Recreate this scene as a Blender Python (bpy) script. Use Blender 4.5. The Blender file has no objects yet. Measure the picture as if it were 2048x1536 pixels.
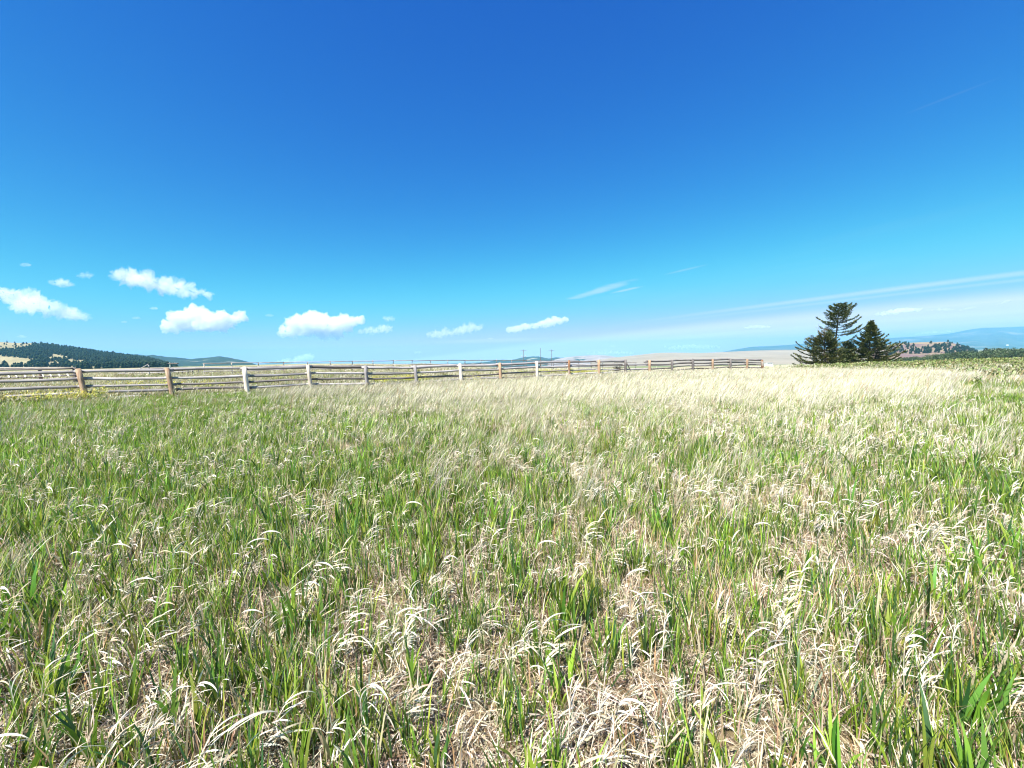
import bpy, bmesh, math, random
import numpy as np
from mathutils import Vector, Matrix, noise as mnoise

scene = bpy.context.scene
rad = math.radians
SEED = 7
rng = np.random.default_rng(SEED)
random.seed(SEED)

# ------------------------------------------------------------------ camera
EYE = 1.2                                   # metres above the ground at the camera
FPX = 800.0                                 # focal length in pixels of the 2048 px wide photograph
pitch, roll = rad(3.65), rad(1.3)
fwd = np.array([0, math.cos(pitch), -math.sin(pitch)])
r0 = np.array([1.0, 0, 0]); u0 = np.cross(r0, fwd)
cam_r = math.cos(roll) * r0 - math.sin(roll) * u0
cam_u = math.sin(roll) * r0 + math.cos(roll) * u0
cam_data = bpy.data.cameras.new('camera')
cam = bpy.data.objects.new('camera', cam_data)
scene.collection.objects.link(cam)
m = Matrix.Identity(4)
for i in range(3):
    m[i][0] = cam_r[i]; m[i][1] = cam_u[i]; m[i][2] = -fwd[i]
m[0][3], m[1][3], m[2][3] = 0, 0, EYE
cam.matrix_world = m
cam_data.sensor_width = 36.0
cam_data.lens = 36.0 * FPX / 2048.0
cam_data.clip_start = 0.05
cam_data.clip_end = 90000
scene.camera = cam

# ------------------------------------------------------------------ sun and sky
SUN_EL, SUN_AZ = 52.0, 215.0                # azimuth clockwise from +Y (the view direction)
to_sun = Vector((math.sin(rad(SUN_AZ)) * math.cos(rad(SUN_EL)), math.cos(rad(SUN_AZ)) * math.cos(rad(SUN_EL)), math.sin(rad(SUN_EL))))
sun_d = bpy.data.lights.new('sun', 'SUN')
sun_d.energy = 5.0
sun_d.angle = rad(0.53)
sun_d.color = (1.0, 0.945, 0.86)
sun = bpy.data.objects.new('sun', sun_d)
scene.collection.objects.link(sun)
sun.rotation_euler = (-to_sun).to_track_quat('-Z', 'Y').to_euler()

world = bpy.data.worlds.new('World')
scene.world = world
world.use_nodes = True
wt = world.node_tree
for n in list(wt.nodes): wt.nodes.remove(n)
def wn(kind, **kw):
    n = wt.nodes.new(kind)
    for k, v in kw.items(): setattr(n, k, v)
    return n
def wmath(op, a, b=None, c=None, clamp=False):
    n = wn('ShaderNodeMath', operation=op); n.use_clamp = clamp
    for i, v in enumerate((a, b, c)):
        if v is None: continue
        if isinstance(v, (int, float)): n.inputs[i].default_value = v
        else: wt.links.new(v, n.inputs[i])
    return n.outputs[0]
sky = wn('ShaderNodeTexSky', sky_type='NISHITA')
sky.sun_disc = False
sky.sun_elevation = rad(SUN_EL); sky.sun_rotation = rad(SUN_AZ)
sky.air_density = 1.0; sky.dust_density = 0.2; sky.ozone_density = 1.0; sky.altitude = 1200
sep = wn('ShaderNodeSeparateColor'); wt.links.new(sky.outputs[0], sep.inputs[0])
# the camera's rendering of a clear mountain sky: a steeper response in red than in blue
def wchan(o, pivot, gain, gam, top):
    v = wmath('MULTIPLY', wmath('POWER', wmath('MULTIPLY', o, 1 / pivot), gam), gain)
    return wmath('SMOOTH_MIN', v, top, 1.6)
R_ = wchan(sep.outputs[0], 2.89, 0.47, 2.4, 3.6)
G_ = wchan(sep.outputs[1], 1.70, 0.70, 1.50, 3.0)
B_ = wchan(sep.outputs[2], 6.37, 4.35, 0.58, 4.05)
comb = wn('ShaderNodeCombineColor')
for i, v in enumerate((R_, G_, B_)): wt.links.new(v, comb.inputs[i])
# thin cirrus on a high flat layer (direction projected on that layer)
tc = wn('ShaderNodeTexCoord')
sx = wn('ShaderNodeSeparateXYZ'); wt.links.new(tc.outputs['Generated'], sx.inputs[0])
dz = wmath('ADD', wmath('MAXIMUM', sx.outputs[2], 0.0), 0.035)
px_ = wmath('DIVIDE', sx.outputs[0], dz); py_ = wmath('DIVIDE', sx.outputs[1], dz)
# streaks run along the unit vector (ca, sa); v measures distance across them
ca, sa = math.cos(rad(-56.87)), math.sin(rad(-56.87))
uu = wmath('ADD', wmath('MULTIPLY', px_, ca), wmath('MULTIPLY', py_, sa))
vv = wmath('ADD', wmath('MULTIPLY', px_, -sa), wmath('MULTIPLY', py_, ca))
def wnoise(su, sv, off, detail=5.0, rough=0.55):
    cx = wn('ShaderNodeCombineXYZ')
    wt.links.new(wmath('MULTIPLY', uu, su), cx.inputs[0]); wt.links.new(wmath('MULTIPLY', vv, sv), cx.inputs[1])
    cx.inputs[2].default_value = off
    t = wn('ShaderNodeTexNoise'); wt.links.new(cx.outputs[0], t.inputs['Vector'])
    t.inputs['Scale'].default_value = 1.0; t.inputs['Detail'].default_value = detail; t.inputs['Roughness'].default_value = rough
    return t.outputs[0]
def wsmooth(x, lo, hi):
    n = wn('ShaderNodeMapRange', interpolation_type='SMOOTHSTEP')
    wt.links.new(x, n.inputs[0]); n.inputs[1].default_value = lo; n.inputs[2].default_value = hi
    return n.outputs[0]
def wline(v0, wdt):
    """a soft contrail: a narrow band at v = v0"""
    return wsmooth(wmath('ABSOLUTE', wmath('SUBTRACT', vw, v0)), wdt, 0.0)
vw = wmath('ADD', vv, wmath('MULTIPLY', wmath('SUBTRACT', wnoise(0.10, 0.05, 3.1), 0.5), 0.35))
veil = wsmooth(vw, 7.5, 9.4)
streak = wsmooth(wnoise(0.10, 0.9, 0.7, 6.0, 0.6), 0.42, 0.74)
patch = wsmooth(wnoise(0.30, 0.30, 9.2, 3.0), 0.50, 0.70)
thin = wmath('MULTIPLY', wmath('MULTIPLY', streak, patch), wsmooth(vv, 2.5, 5.0))
trail = wmath('MULTIPLY', wmath('ADD', wmath('MULTIPLY', wline(6.75, 0.30), 0.34), wmath('MULTIPLY', wline(7.25, 0.22), 0.18)), wsmooth(uu, -7.0, -2.0))
alpha = wmath('ADD', wmath('MULTIPLY', veil, wmath('ADD', 0.74, wmath('MULTIPLY', streak, 0.24))), wmath('ADD', wmath('MULTIPLY', thin, 0.22), trail), clamp=True)
def wspot(cx, cy_, ang, ln_, wd, amp):
    """one small cirrus wisp on the layer: an elongated soft patch, frayed by noise"""
    du = wmath('SUBTRACT', px_, cx); dv = wmath('SUBTRACT', py_, cy_)
    c_, s_ = math.cos(ang), math.sin(ang)
    a_ = wmath('DIVIDE', wmath('ADD', wmath('MULTIPLY', du, c_), wmath('MULTIPLY', dv, s_)), ln_)
    b_ = wmath('DIVIDE', wmath('ADD', wmath('MULTIPLY', du, -s_), wmath('MULTIPLY', dv, c_)), wd)
    d_ = wmath('ADD', wmath('MULTIPLY', a_, a_), wmath('MULTIPLY', b_, b_))
    f_ = wmath('ADD', d_, wmath('MULTIPLY', wmath('SUBTRACT', wnoise(3.0, 3.0, cx, 4.0), 0.5), 1.6))
    return wmath('MULTIPLY', wsmooth(f_, 1.0, 0.0), amp)
for args in ((1.10, 5.05, -1.15, 0.75, 0.16, 0.34), (1.45, 5.0, -1.0, 0.35, 0.07, 0.3), (1.75, 4.05, -1.0, 0.30, 0.04, 0.14), (1.62, 1.52, -0.99, 0.14, 0.012, 0.03), (-0.6, 12.4, -0.1, 2.2, 0.9, 0.35)):
    alpha = wmath('ADD', alpha, wspot(*args), clamp=True)
mixc = wn('ShaderNodeMix', data_type='RGBA')
wt.links.new(alpha, mixc.inputs['Factor'])
wt.links.new(comb.outputs[0], mixc.inputs[6])
mixc.inputs[7].default_value = (4.7, 4.55, 4.4, 1)
bg = wn('ShaderNodeBackground'); bg.inputs[1].default_value = 0.090
wt.links.new(mixc.outputs[2], bg.inputs[0])
wo = wn('ShaderNodeOutputWorld'); wt.links.new(bg.outputs[0], wo.inputs[0])

vs = scene.view_settings
vs.view_transform = 'Standard'; vs.look = 'None'; vs.gamma = 1.0; vs.use_curve_mapping = False
vs.exposure = 1.30
scene.render.film_transparent = False
cy = scene.cycles
cy.use_denoising = True; cy.filter_width = 1.15
cy.max_bounces = 8; cy.diffuse_bounces = 3; cy.glossy_bounces = 2; cy.transmission_bounces = 4
cy.volume_bounces = 7; cy.transparent_max_bounces = 8
cy.caustics_reflective = False; cy.caustics_refractive = False

# ------------------------------------------------------------------ helpers
def ray(px, py):
    d = fwd + cam_r * (px - 1024) / FPX + cam_u * (768 - py) / FPX
    return d / d[1]
def link(o): scene.collection.objects.link(o); return o
def tag(o, label=None, cat=None, group=None, kind=None):
    if label: o['label'] = label
    if cat: o['category'] = cat
    if group: o['group'] = group
    if kind: o['kind'] = kind
    return o
def empty(name, loc, rz=0.0):
    o = link(bpy.data.objects.new(name, None)); o.location = loc; o.rotation_euler[2] = rz
    o.empty_display_size = 0.2
    return o
def mesh_np(name, verts, faces, mat=None, smooth=False, cols=None):
    """faces: (n,k) int array of one face size, or a list of such arrays"""
    me = bpy.data.meshes.new(name)
    verts = np.asarray(verts, np.float32)
    fl = [np.asarray(f, np.int32) for f in (faces if isinstance(faces, list) else [faces]) if len(f)]
    me.vertices.add(len(verts)); me.vertices.foreach_set('co', verts.ravel())
    nl = sum(f.size for f in fl); npoly = sum(len(f) for f in fl)
    me.loops.add(nl); me.polygons.add(npoly)
    me.loops.foreach_set('vertex_index', np.concatenate([f.ravel() for f in fl]) if fl else np.zeros(0, np.int32))
    sizes = np.concatenate([np.full(len(f), f.shape[1], np.int32) for f in fl])
    me.polygons.foreach_set('loop_start', np.concatenate([[0], np.cumsum(sizes)[:-1]]).astype(np.int32))
    if smooth: me.polygons.foreach_set('use_smooth', np.ones(npoly, bool))
    me.update(calc_edges=True)
    if cols is not None:
        a = me.color_attributes.new('col', 'FLOAT_COLOR', 'POINT')
        c4 = np.ones((len(verts), 4), np.float32); c4[:, :3] = cols
        a.data.foreach_set('color', c4.ravel())
    if mat: me.materials.append(mat)
    return me
def obj(name, me, parent=None, loc=None):
    o = link(bpy.data.objects.new(name, me))
    if parent: o.parent = parent
    if loc is not None: o.location = loc
    return o

def _hash(ix, iy, seed):
    h = (ix.astype(np.int64) * 374761393 + iy.astype(np.int64) * 668265263 + seed * 1442695041) & 0xffffffff
    h = ((h ^ (h >> 13)) * 1274126177) & 0xffffffff
    return ((h ^ (h >> 16)) & 0xffff) / 65535.0
def vnoise(x, y, seed=0):
    x = np.asarray(x, float); y = np.asarray(y, float)
    ix = np.floor(x); iy = np.floor(y); fx = x - ix; fy = y - iy
    fx = fx * fx * (3 - 2 * fx); fy = fy * fy * (3 - 2 * fy)
    a = _hash(ix, iy, seed); b = _hash(ix + 1, iy, seed); c = _hash(ix, iy + 1, seed); d = _hash(ix + 1, iy + 1, seed)
    return (a * (1 - fx) + b * fx) * (1 - fy) + (c * (1 - fx) + d * fx) * fy
def fbm(x, y, seed=0, octv=4, gain=0.5):
    s = 0; a = 1; t = 0
    for k in range(octv):
        s = s + a * vnoise(x * 2 ** k, y * 2 ** k, seed + k * 17); t += a; a *= gain
    return s / t                             # 0..1
def sstep(x, lo, hi):
    t = np.clip((x - lo) / (hi - lo), 0, 1); return t * t * (3 - 2 * t)

# ------------------------------------------------------------------ material helpers
def new_mat(name):
    mt = bpy.data.materials.new(name); mt.use_nodes = True
    nt = mt.node_tree
    for n in list(nt.nodes): nt.nodes.remove(n)
    out = nt.nodes.new('ShaderNodeOutputMaterial')
    return mt, nt, out
def N(nt, kind, **kw):
    n = nt.nodes.new(kind)
    for k, v in kw.items(): setattr(n, k, v)
    return n
def noise_node(nt, scale, detail=4, rough=0.55, vec=None, dist=0.0):
    t = N(nt, 'ShaderNodeTexNoise'); t.inputs['Scale'].default_value = scale
    t.inputs['Detail'].default_value = detail; t.inputs['Roughness'].default_value = rough
    t.inputs['Distortion'].default_value = dist
    if vec is not None: nt.links.new(vec, t.inputs['Vector'])
    return t
def ramp(nt, fac, stops):
    r = N(nt, 'ShaderNodeValToRGB')
    while len(r.color_ramp.elements) < len(stops): r.color_ramp.elements.new(0.5)
    for e, (p, c) in zip(r.color_ramp.elements, stops):
        e.position = p; e.color = (*c, 1)
    nt.links.new(fac, r.inputs[0])
    return r.outputs[0]
def mixcol(nt, fac, a, b, mode='MIX'):
    n = N(nt, 'ShaderNodeMix', data_type='RGBA', blend_type=mode)
    for s, v in ((n.inputs['Factor'], fac), (n.inputs[6], a), (n.inputs[7], b)):
        if isinstance(v, (int, float)): s.default_value = v
        elif isinstance(v, tuple): s.default_value = (*v, 1)
        else: nt.links.new(v, s)
    return n.outputs[2]

def mat_plant(name, transl=0.35, gloss=0.04, vary=0.25):
    """leaf colour comes from the per-blade 'col' attribute, varied per plant"""
    mt, nt, out = new_mat(name)
    at = N(nt, 'ShaderNodeAttribute', attribute_name='col')
    oi = N(nt, 'ShaderNodeObjectInfo')
    hs = N(nt, 'ShaderNodeHueSaturation')
    mr = N(nt, 'ShaderNodeMapRange'); nt.links.new(oi.outputs['Random'], mr.inputs[0])
    mr.inputs[3].default_value = 1 - vary; mr.inputs[4].default_value = 1 + vary
    nt.links.new(mr.outputs[0], hs.inputs['Value'])
    m2 = N(nt, 'ShaderNodeMath', operation='MULTIPLY_ADD'); nt.links.new(oi.outputs['Random'], m2.inputs[0])
    m2.inputs[1].default_value = 0.03; m2.inputs[2].default_value = 0.485
    nt.links.new(m2.outputs[0], hs.inputs['Hue'])
    nt.links.new(at.outputs['Color'], hs.inputs['Color'])
    d = N(nt, 'ShaderNodeBsdfDiffuse'); t = N(nt, 'ShaderNodeBsdfTranslucent'); g = N(nt, 'ShaderNodeBsdfGlossy')
    g.inputs['Roughness'].default_value = 0.45; g.inputs['Color'].default_value = (1, 1, 1, 1)
    nt.links.new(hs.outputs[0], d.inputs[0])
    nt.links.new(mixcol(nt, 1.0, hs.outputs[0], (1.0, 1.0, 0.7), 'MULTIPLY'), t.inputs[0])
    m1 = N(nt, 'ShaderNodeMixShader'); m1.inputs[0].default_value = transl
    nt.links.new(d.outputs[0], m1.inputs[1]); nt.links.new(t.outputs[0], m1.inputs[2])
    m3 = N(nt, 'ShaderNodeMixShader'); m3.inputs[0].default_value = gloss
    nt.links.new(m1.outputs[0], m3.inputs[1]); nt.links.new(g.outputs[0], m3.inputs[2])
    nt.links.new(m3.outputs[0], out.inputs[0])
    return mt
def mat_wood(name, dark, mid, light, bark=None):
    """weathered wood, grain along local Z"""
    mt, nt, out = new_mat(name)
    tc = N(nt, 'ShaderNodeTexCoord'); oi = N(nt, 'ShaderNodeObjectInfo')
    mp = N(nt, 'ShaderNodeMapping'); mp.inputs['Scale'].default_value = (28, 28, 1.6)
    av = N(nt, 'ShaderNodeVectorMath', operation='ADD')
    nt.links.new(tc.outputs['Object'], av.inputs[0]); nt.links.new(oi.outputs['Location'], av.inputs[1])
    nt.links.new(av.outputs[0], mp.inputs[0])
    g = noise_node(nt, 1.0, 6, 0.65, mp.outputs[0], 0.6)
    c = ramp(nt, g.outputs[0], [(0.28, dark), (0.5, mid), (0.72, light)])
    big = noise_node(nt, 2.3, 3, 0.5, av.outputs[0])
    if bark:
        bf = ramp(nt, big.outputs[0], [(0.42, (0, 0, 0)), (0.56, (1, 1, 1))])
        c = mixcol(nt, bf, c, bark)
    hs = N(nt, 'ShaderNodeHueSaturation')
    mr = N(nt, 'ShaderNodeMapRange'); nt.links.new(oi.outputs['Random'], mr.inputs[0]); mr.inputs[3].default_value = 0.75; mr.inputs[4].default_value = 1.2
    nt.links.new(mr.outputs[0], hs.inputs['Value']); nt.links.new(c, hs.inputs['Color'])
    p = N(nt, 'ShaderNodeBsdfPrincipled'); p.inputs['Roughness'].default_value = 0.85
    nt.links.new(hs.outputs[0], p.inputs['Base Color'])
    b = N(nt, 'ShaderNodeBump'); b.inputs['Strength'].default_value = 0.6; b.inputs['Distance'].default_value = 0.012
    nt.links.new(g.outputs[0], b.inputs['Height']); nt.links.new(b.outputs[0], p.inputs['Normal'])
    nt.links.new(p.outputs[0], out.inputs[0])
    return mt
def mat_plain(name, col, rough=0.7, metal=0.0, var=0.15, scale=20):
    mt, nt, out = new_mat(name)
    tc = N(nt, 'ShaderNodeTexCoord'); n = noise_node(nt, scale, 4, 0.6, tc.outputs['Object'])
    lo = tuple(x * (1 - var) for x in col); hi = tuple(min(1, x * (1 + var)) for x in col)
    p = N(nt, 'ShaderNodeBsdfPrincipled'); p.inputs['Roughness'].default_value = rough; p.inputs['Metallic'].default_value = metal
    nt.links.new(ramp(nt, n.outputs[0], [(0.3, lo), (0.7, hi)]), p.inputs['Base Color'])
    nt.links.new(p.outputs[0], out.inputs[0])
    return mt
def mat_hill(name, stops, scale, second=None, rough_scale=None):
    """stops: colour ramp on a large noise; second = (colour, scale, lo, hi) patches over it"""
    mt, nt, out = new_mat(name)
    ge = N(nt, 'ShaderNodeNewGeometry')
    n = noise_node(nt, scale, 8, 0.62, ge.outputs['Position'])
    c = ramp(nt, n.outputs[0], stops)
    if second:
        for col, sc_, lo, hi in second:
            n2 = noise_node(nt, sc_, 5, 0.6, ge.outputs['Position'], 0.4)
            c = mixcol(nt, ramp(nt, n2.outputs[0], [(lo, (0, 0, 0)), (hi, (1, 1, 1))]), c, col)
    d = N(nt, 'ShaderNodeBsdfDiffuse'); nt.links.new(c, d.inputs[0]); d.inputs['Roughness'].default_value = 0.6
    nt.links.new(d.outputs[0], out.inputs[0])
    return mt

# ------------------------------------------------------------------ terrain
FX0, FY0, FTH, FSP, FN = -15.452, 14.507, rad(29.612), 2.44, 19     # the pole fence: first post, direction, spacing, posts
FDX, FDY = math.cos(FTH), math.sin(FTH)
TOPS = [1.19, 1.13, 1.10, 1.13, 1.01, 0.96, 0.96, 0.96, 1.0, 1.0, 0.98, 0.93, 0.86, 0.82, 0.82, 0.76, 0.73, 0.67, 0.56]
anch = [(0, 0, 0), (0, -12, .08), (-18, -8, .1), (18, -8, .05), (-10, 6, 0), (10, 6, -.05), (-3, 10, -.08), (0, 5, -.02),
        (20, 14, -.15), (30, 24, -.35), (45, 30, -.45), (33, 46, -.82), (45, 46, -.78), (58, 46, -.62), (64, 50, -.6), (80, 50, -.5),
        (90, 20, -.2), (-32.5, 42.4, .05), (-15, 51.3, -.1), (-38, 30, .05), (-60, 60, .1), (-60, 20, .1), (20, 69, -1.5), (2, 60, -.75),
        (-40, 90, -.2), (-90, 90, 0), (60, 75, -1.6), (0, 90, -1.4), (100, 70, -1.0), (0, -60, .3), (-80, -40, .3), (80, -40, .2)]
for k in range(0, FN, 2):
    anch.append((FX0 + k * FSP * FDX, FY0 + k * FSP * FDY, TOPS[k] - 1.23 + 0.0))
anch = np.array(anch, float)
def _tps(r2): return np.where(r2 > 1e-9, 0.5 * r2 * np.log(np.maximum(r2, 1e-9)), 0)
_d2 = ((anch[:, None, :2] - anch[None, :, :2]) ** 2).sum(2)
_n = len(anch); _P = np.c_[np.ones(_n), anch[:, :2]]
_A = np.zeros((_n + 3, _n + 3)); _A[:_n, :_n] = _tps(_d2) + np.eye(_n) * 60.0; _A[:_n, _n:] = _P; _A[_n:, :_n] = _P.T
_w = np.linalg.solve(_A, np.r_[anch[:, 2], 0, 0, 0])
def height(x, y):
    """terrain height at world x, y (arrays)"""
    x = np.atleast_1d(np.asarray(x, float)); y = np.atleast_1d(np.asarray(y, float))
    r = np.hypot(x, y); az = np.degrees(np.arctan2(x, y))
    k = np.minimum(1, 95.0 / np.maximum(r, 1e-6)); xx, yy = x * k, y * k
    z = np.full(x.shape, _w[_n]) + _w[_n + 1] * xx + _w[_n + 2] * yy
    for i in range(_n): z += _w[i] * _tps((xx - anch[i, 0]) ** 2 + (yy - anch[i, 1]) ** 2)
    z += 0.05 * (fbm(x * 0.55, y * 0.55, 3, 3) - 0.5) + 0.12 * (fbm(x * 0.12, y * 0.12, 5, 2) - 0.5) * sstep(r, 3, 12)
    rc = np.interp(az, [-180, -100, -60, -31, -17, -6, 6, 34, 52, 70, 100, 140, 180], [400, 900, 1500, 700, 260, 110, 78, 66, 78, 84, 95, 150, 400])
    s = np.maximum(r - rc, 0)
    drop = 12.0 * (1 - np.exp(-(s / 62.0) ** 2)) * np.interp(az, [-180, -45, -25, -8, 180], [.25, .12, .35, 1, 1])
    z = z - drop
    z = z - 95.0 * sstep(r, 300, 3600) * np.interp(az, [-26, -10, 38, 45, 60, 120], [0, 1, 1, .08, .05, .2])
    far = sstep(r, 150, 900)
    z = z + far * (fbm(x / 400, y / 400, 9, 3) - 0.5) * np.interp(r, [0, 1500, 15000], [1.0, 4, 12])
    return z
def gz(x, y): return float(height(x, y)[0])

def make_ground():
    na = 480
    rr = np.unique(np.concatenate([np.linspace(0.25, 8, 40), np.geomspace(8, 110, 80), np.geomspace(110, 15000, 95)]))
    # finer angular steps in front
    th = np.linspace(-math.pi, math.pi, na, endpoint=False)
    th = th - 0.45 * np.sin(th)
    X = rr[:, None] * np.sin(th)[None, :]; Y = rr[:, None] * np.cos(th)[None, :]
    Z = height(X.ravel(), Y.ravel())
    V = np.c_[X.ravel(), Y.ravel(), Z]
    V = np.vstack([V, [[0, 0, gz(0, 0)]]])
    i = np.arange(len(rr) - 1)[:, None] * na; j = np.arange(na)[None, :]; j2 = (j + 1) % na
    F = np.stack([i + j, i + na + j, i + na + j2, i + j2], -1).reshape(-1, 4)[:, ::-1]
    c = len(V) - 1
    T = np.stack([np.full(na, c), j[0], j2[0]], -1)[:, ::-1]
    return mesh_np('ground', V, [F, T], smooth=True)
def mat_ground():
    mt, nt, out = new_mat('ground_soil')
    ge = N(nt, 'ShaderNodeNewGeometry'); pos = ge.outputs['Position']
    ln = N(nt, 'ShaderNodeVectorMath', operation='LENGTH'); nt.links.new(pos, ln.inputs[0])
    fine = noise_node(nt, 38, 7, 0.7, pos, 0.8)
    c1 = ramp(nt, fine.outputs[0], [(0.3, (0.075, 0.05, 0.03)), (0.47, (0.26, 0.19, 0.12)), (0.62, (0.48, 0.38, 0.26))])
    mid = noise_node(nt, 0.9, 5, 0.6, pos)
    c1 = mixcol(nt, ramp(nt, mid.outputs[0], [(0.35, (0, 0, 0)), (0.7, (0.5, 0.5, 0.5))]), c1, (0.15, 0.15, 0.06))
    pas = noise_node(nt, 0.05, 6, 0.6, pos)
    c2 = ramp(nt, pas.outputs[0], [(0.36, (0.17, 0.19, 0.07)), (0.5, (0.40, 0.34, 0.20)), (0.66, (0.50, 0.42, 0.27))])
    val = noise_node(nt, 0.0021, 5, 0.55, pos)
    c3 = ramp(nt, val.outputs[0], [(0.38, (0.10, 0.14, 0.055)), (0.48, (0.17, 0.21, 0.09)), (0.56, (0.34, 0.30, 0.19)), (0.7, (0.13, 0.18, 0.08))])
    def band(lo, hi):
        mr = N(nt, 'ShaderNodeMapRange', interpolation_type='SMOOTHSTEP'); nt.links.new(ln.outputs['Value'], mr.inputs[0])
        mr.inputs[1].default_value = lo; mr.inputs[2].default_value = hi
        return mr.outputs[0]
    c = mixcol(nt, band(25, 60), c1, c2); c = mixcol(nt, band(250, 700), c, c3)
    p = N(nt, 'ShaderNodeBsdfPrincipled'); p.inputs['Roughness'].default_value = 0.95; p.inputs['Specular IOR Level'].default_value = 0.1
    nt.links.new(c, p.inputs['Base Color'])
    b = N(nt, 'ShaderNodeBump'); b.inputs['Strength'].default_value = 0.7; b.inputs['Distance'].default_value = 0.03
    nt.links.new(fine.outputs[0], b.inputs['Height']); nt.links.new(b.outputs[0], p.inputs['Normal'])
    nt.links.new(p.outputs[0], out.inputs[0])
    return mt
gm = make_ground(); gm.materials.append(mat_ground())
tag(obj('ground', gm), 'gently sloping dry meadow and valley floor under the grass', 'ground', kind='structure')

# ------------------------------------------------------------------ hills
HILLS = {}
def hill(name, label, ridge, Yr, Yb, Yback, mat, base=-8.0, base2=None, pw=1.25, gully=0.10, nt_=160, ns=40, gs=9.0, seed=1, bump=0.0):
    """ridge: silhouette (px, py) surveyed from the photograph; placed at real distance Yr, foot at Yb, falling away behind to Yback"""
    pts = np.array([ray(*q) for q in ridge])
    u = np.linspace(pts[0, 0], pts[-1, 0], nt_)
    # rounded interpolation of the ridge heights
    zr = np.interp(u, pts[:, 0], EYE + pts[:, 2] * Yr)
    for _ in range(3): zr[1:-1] = 0.25 * zr[:-2] + 0.5 * zr[1:-1] + 0.25 * zr[2:]
    zr = zr + bump * (fbm(u * Yr / 60, u * 0, seed + 5, 4) - 0.5) * np.sin(np.linspace(0, math.pi, nt_)) ** 0.3
    sf = np.linspace(0, 1, ns); sb = np.linspace(0, 1, ns // 3)[1:]
    def zfun(uu, s):                                         # front side, s 0 foot .. 1 ridge
        z1 = np.interp(uu, u, zr); hgt = np.maximum(z1 - base, 0)
        g = 1 - np.abs(2 * fbm(uu * gs, s * 0.9 + uu * 2, seed, 4) - 1)
        return base + hgt * (s ** pw + gully * (g - 0.75) * np.sin(math.pi * s) ** 0.8 * 2)
    U, S = np.meshgrid(u, sf); Yf = Yb + (Yr - Yb) * S
    Zf = zfun(U.ravel(), S.ravel()).reshape(U.shape)
    Ub, Sb = np.meshgrid(u, sb); Yk = Yr + (Yback - Yr) * Sb
    hb = np.maximum(zr - base, 0)[None, :]
    Zk = base + hb * (1 - Sb) ** 1.5 - 3 * Sb
    UU = np.vstack([U, Ub]); YY = np.vstack([Yf, Yk]); ZZ = np.vstack([Zf, Zk])
    ZZ[0] -= 6
    V = np.c_[(UU * YY).ravel(), YY.ravel(), ZZ.ravel()]
    nr = UU.shape[0]
    i = np.arange(nr - 1)[:, None] * nt_; j = np.arange(nt_ - 1)[None, :]
    F = np.stack([i + j, i + j + 1, i + nt_ + j + 1, i + nt_ + j], -1).reshape(-1, 4)
    me = mesh_np(name, V, F, mat, smooth=True)
    o = tag(obj(name, me), label, 'hill', kind='structure')
    def place(uu, s):
        Yv = Yb + (Yr - Yb) * s
        return np.c_[uu * Yv, Yv, zfun(uu, s)]
    return o, place, (pts[0, 0], pts[-1, 0])
FOREST = (0.022, 0.036, 0.017)
m_forest = mat_hill('forest_hill_ground', [(0.3, (0.06, 0.07, 0.035)), (0.6, (0.12, 0.12, 0.06))], 0.01, [((0.38, 0.34, 0.19), 0.006, 0.55, 0.62)])
m_meadowhill = mat_hill('grassy_hill', [(0.3, (0.25, 0.22, 0.12)), (0.6, (0.36, 0.31, 0.18))], 0.012)
m_blueforest = mat_hill('distant_forest_hill', [(0.35, (0.020, 0.034, 0.020)), (0.6, (0.045, 0.062, 0.035))], 0.012, [((0.42, 0.38, 0.27), 0.0055, 0.60, 0.66)])
m_farmount = mat_hill('distant_mountain', [(0.35, (0.035, 0.06, 0.04)), (0.65, (0.08, 0.10, 0.07))], 0.0012, [((0.20, 0.19, 0.15), 0.0009, 0.56, 0.68)])
m_bald = mat_hill('bald_mountain', [(0.35, (0.20, 0.17, 0.15)), (0.6, (0.29, 0.25, 0.22))], 0.004, [((0.03, 0.05, 0.03), 0.0032, 0.57, 0.62)])
m_tan = mat_hill('tan_hill', [(0.3, (0.185, 0.165, 0.125)), (0.5, (0.23, 0.205, 0.16)), (0.7, (0.27, 0.24, 0.19))], 0.004)
m_red = mat_hill('red_hill', [(0.3, (0.17, 0.135, 0.085)), (0.6, (0.24, 0.19, 0.125))], 0.02, [((0.145, 0.10, 0.098), 0.010, 0.44, 0.56)])

_, place_left, _ = hill('hills', 'long hill with dark forest and pale meadows at far left',
    [(-420, 700), (-250, 688), (-120, 684), (-40, 683), (0, 684), (40, 686), (75, 686.5), (100, 690), (150, 697), (200, 705), (250, 711), (300, 718), (335, 727), (360, 737)],
    1350, 640, 1900, m_meadowhill, base=-2.0, pw=1.15, gully=0.05, seed=11, gs=14)
hill('hills', 'blue forested hill behind the end of the left hill',
    [(170, 716), (230, 710), (262, 709), (300, 710), (340, 713), (380, 717.5), (410, 716), (440, 713), (462, 715), (490, 722), (515, 730), (540, 738)],
    3300, 2100, 4200, m_blueforest, base=-6, gully=0.10, seed=21, gs=22, bump=14)
hill('hills', 'low far blue hump above the fence rails',
    [(500, 733), (525, 727.5), (550, 725), (575, 725.5), (597, 728.5), (640, 727.5), (690, 731)], 8200, 6500, 9400, m_farmount, base=-60, gully=0.05, seed=31, ns=20)
hill('hills', 'blue forested mountains behind the power poles',
    [(850, 729), (905, 727.5), (930, 727), (970, 724), (993, 721), (1005, 719.5), (1020, 720.5), (1040, 716), (1065, 713), (1080, 713.2), (1098, 717), (1112, 714.5), (1140, 716), (1180, 722)],
    5400, 4000, 6400, m_blueforest, base=-95, gully=0.12, seed=41, gs=26, bump=10)
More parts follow.
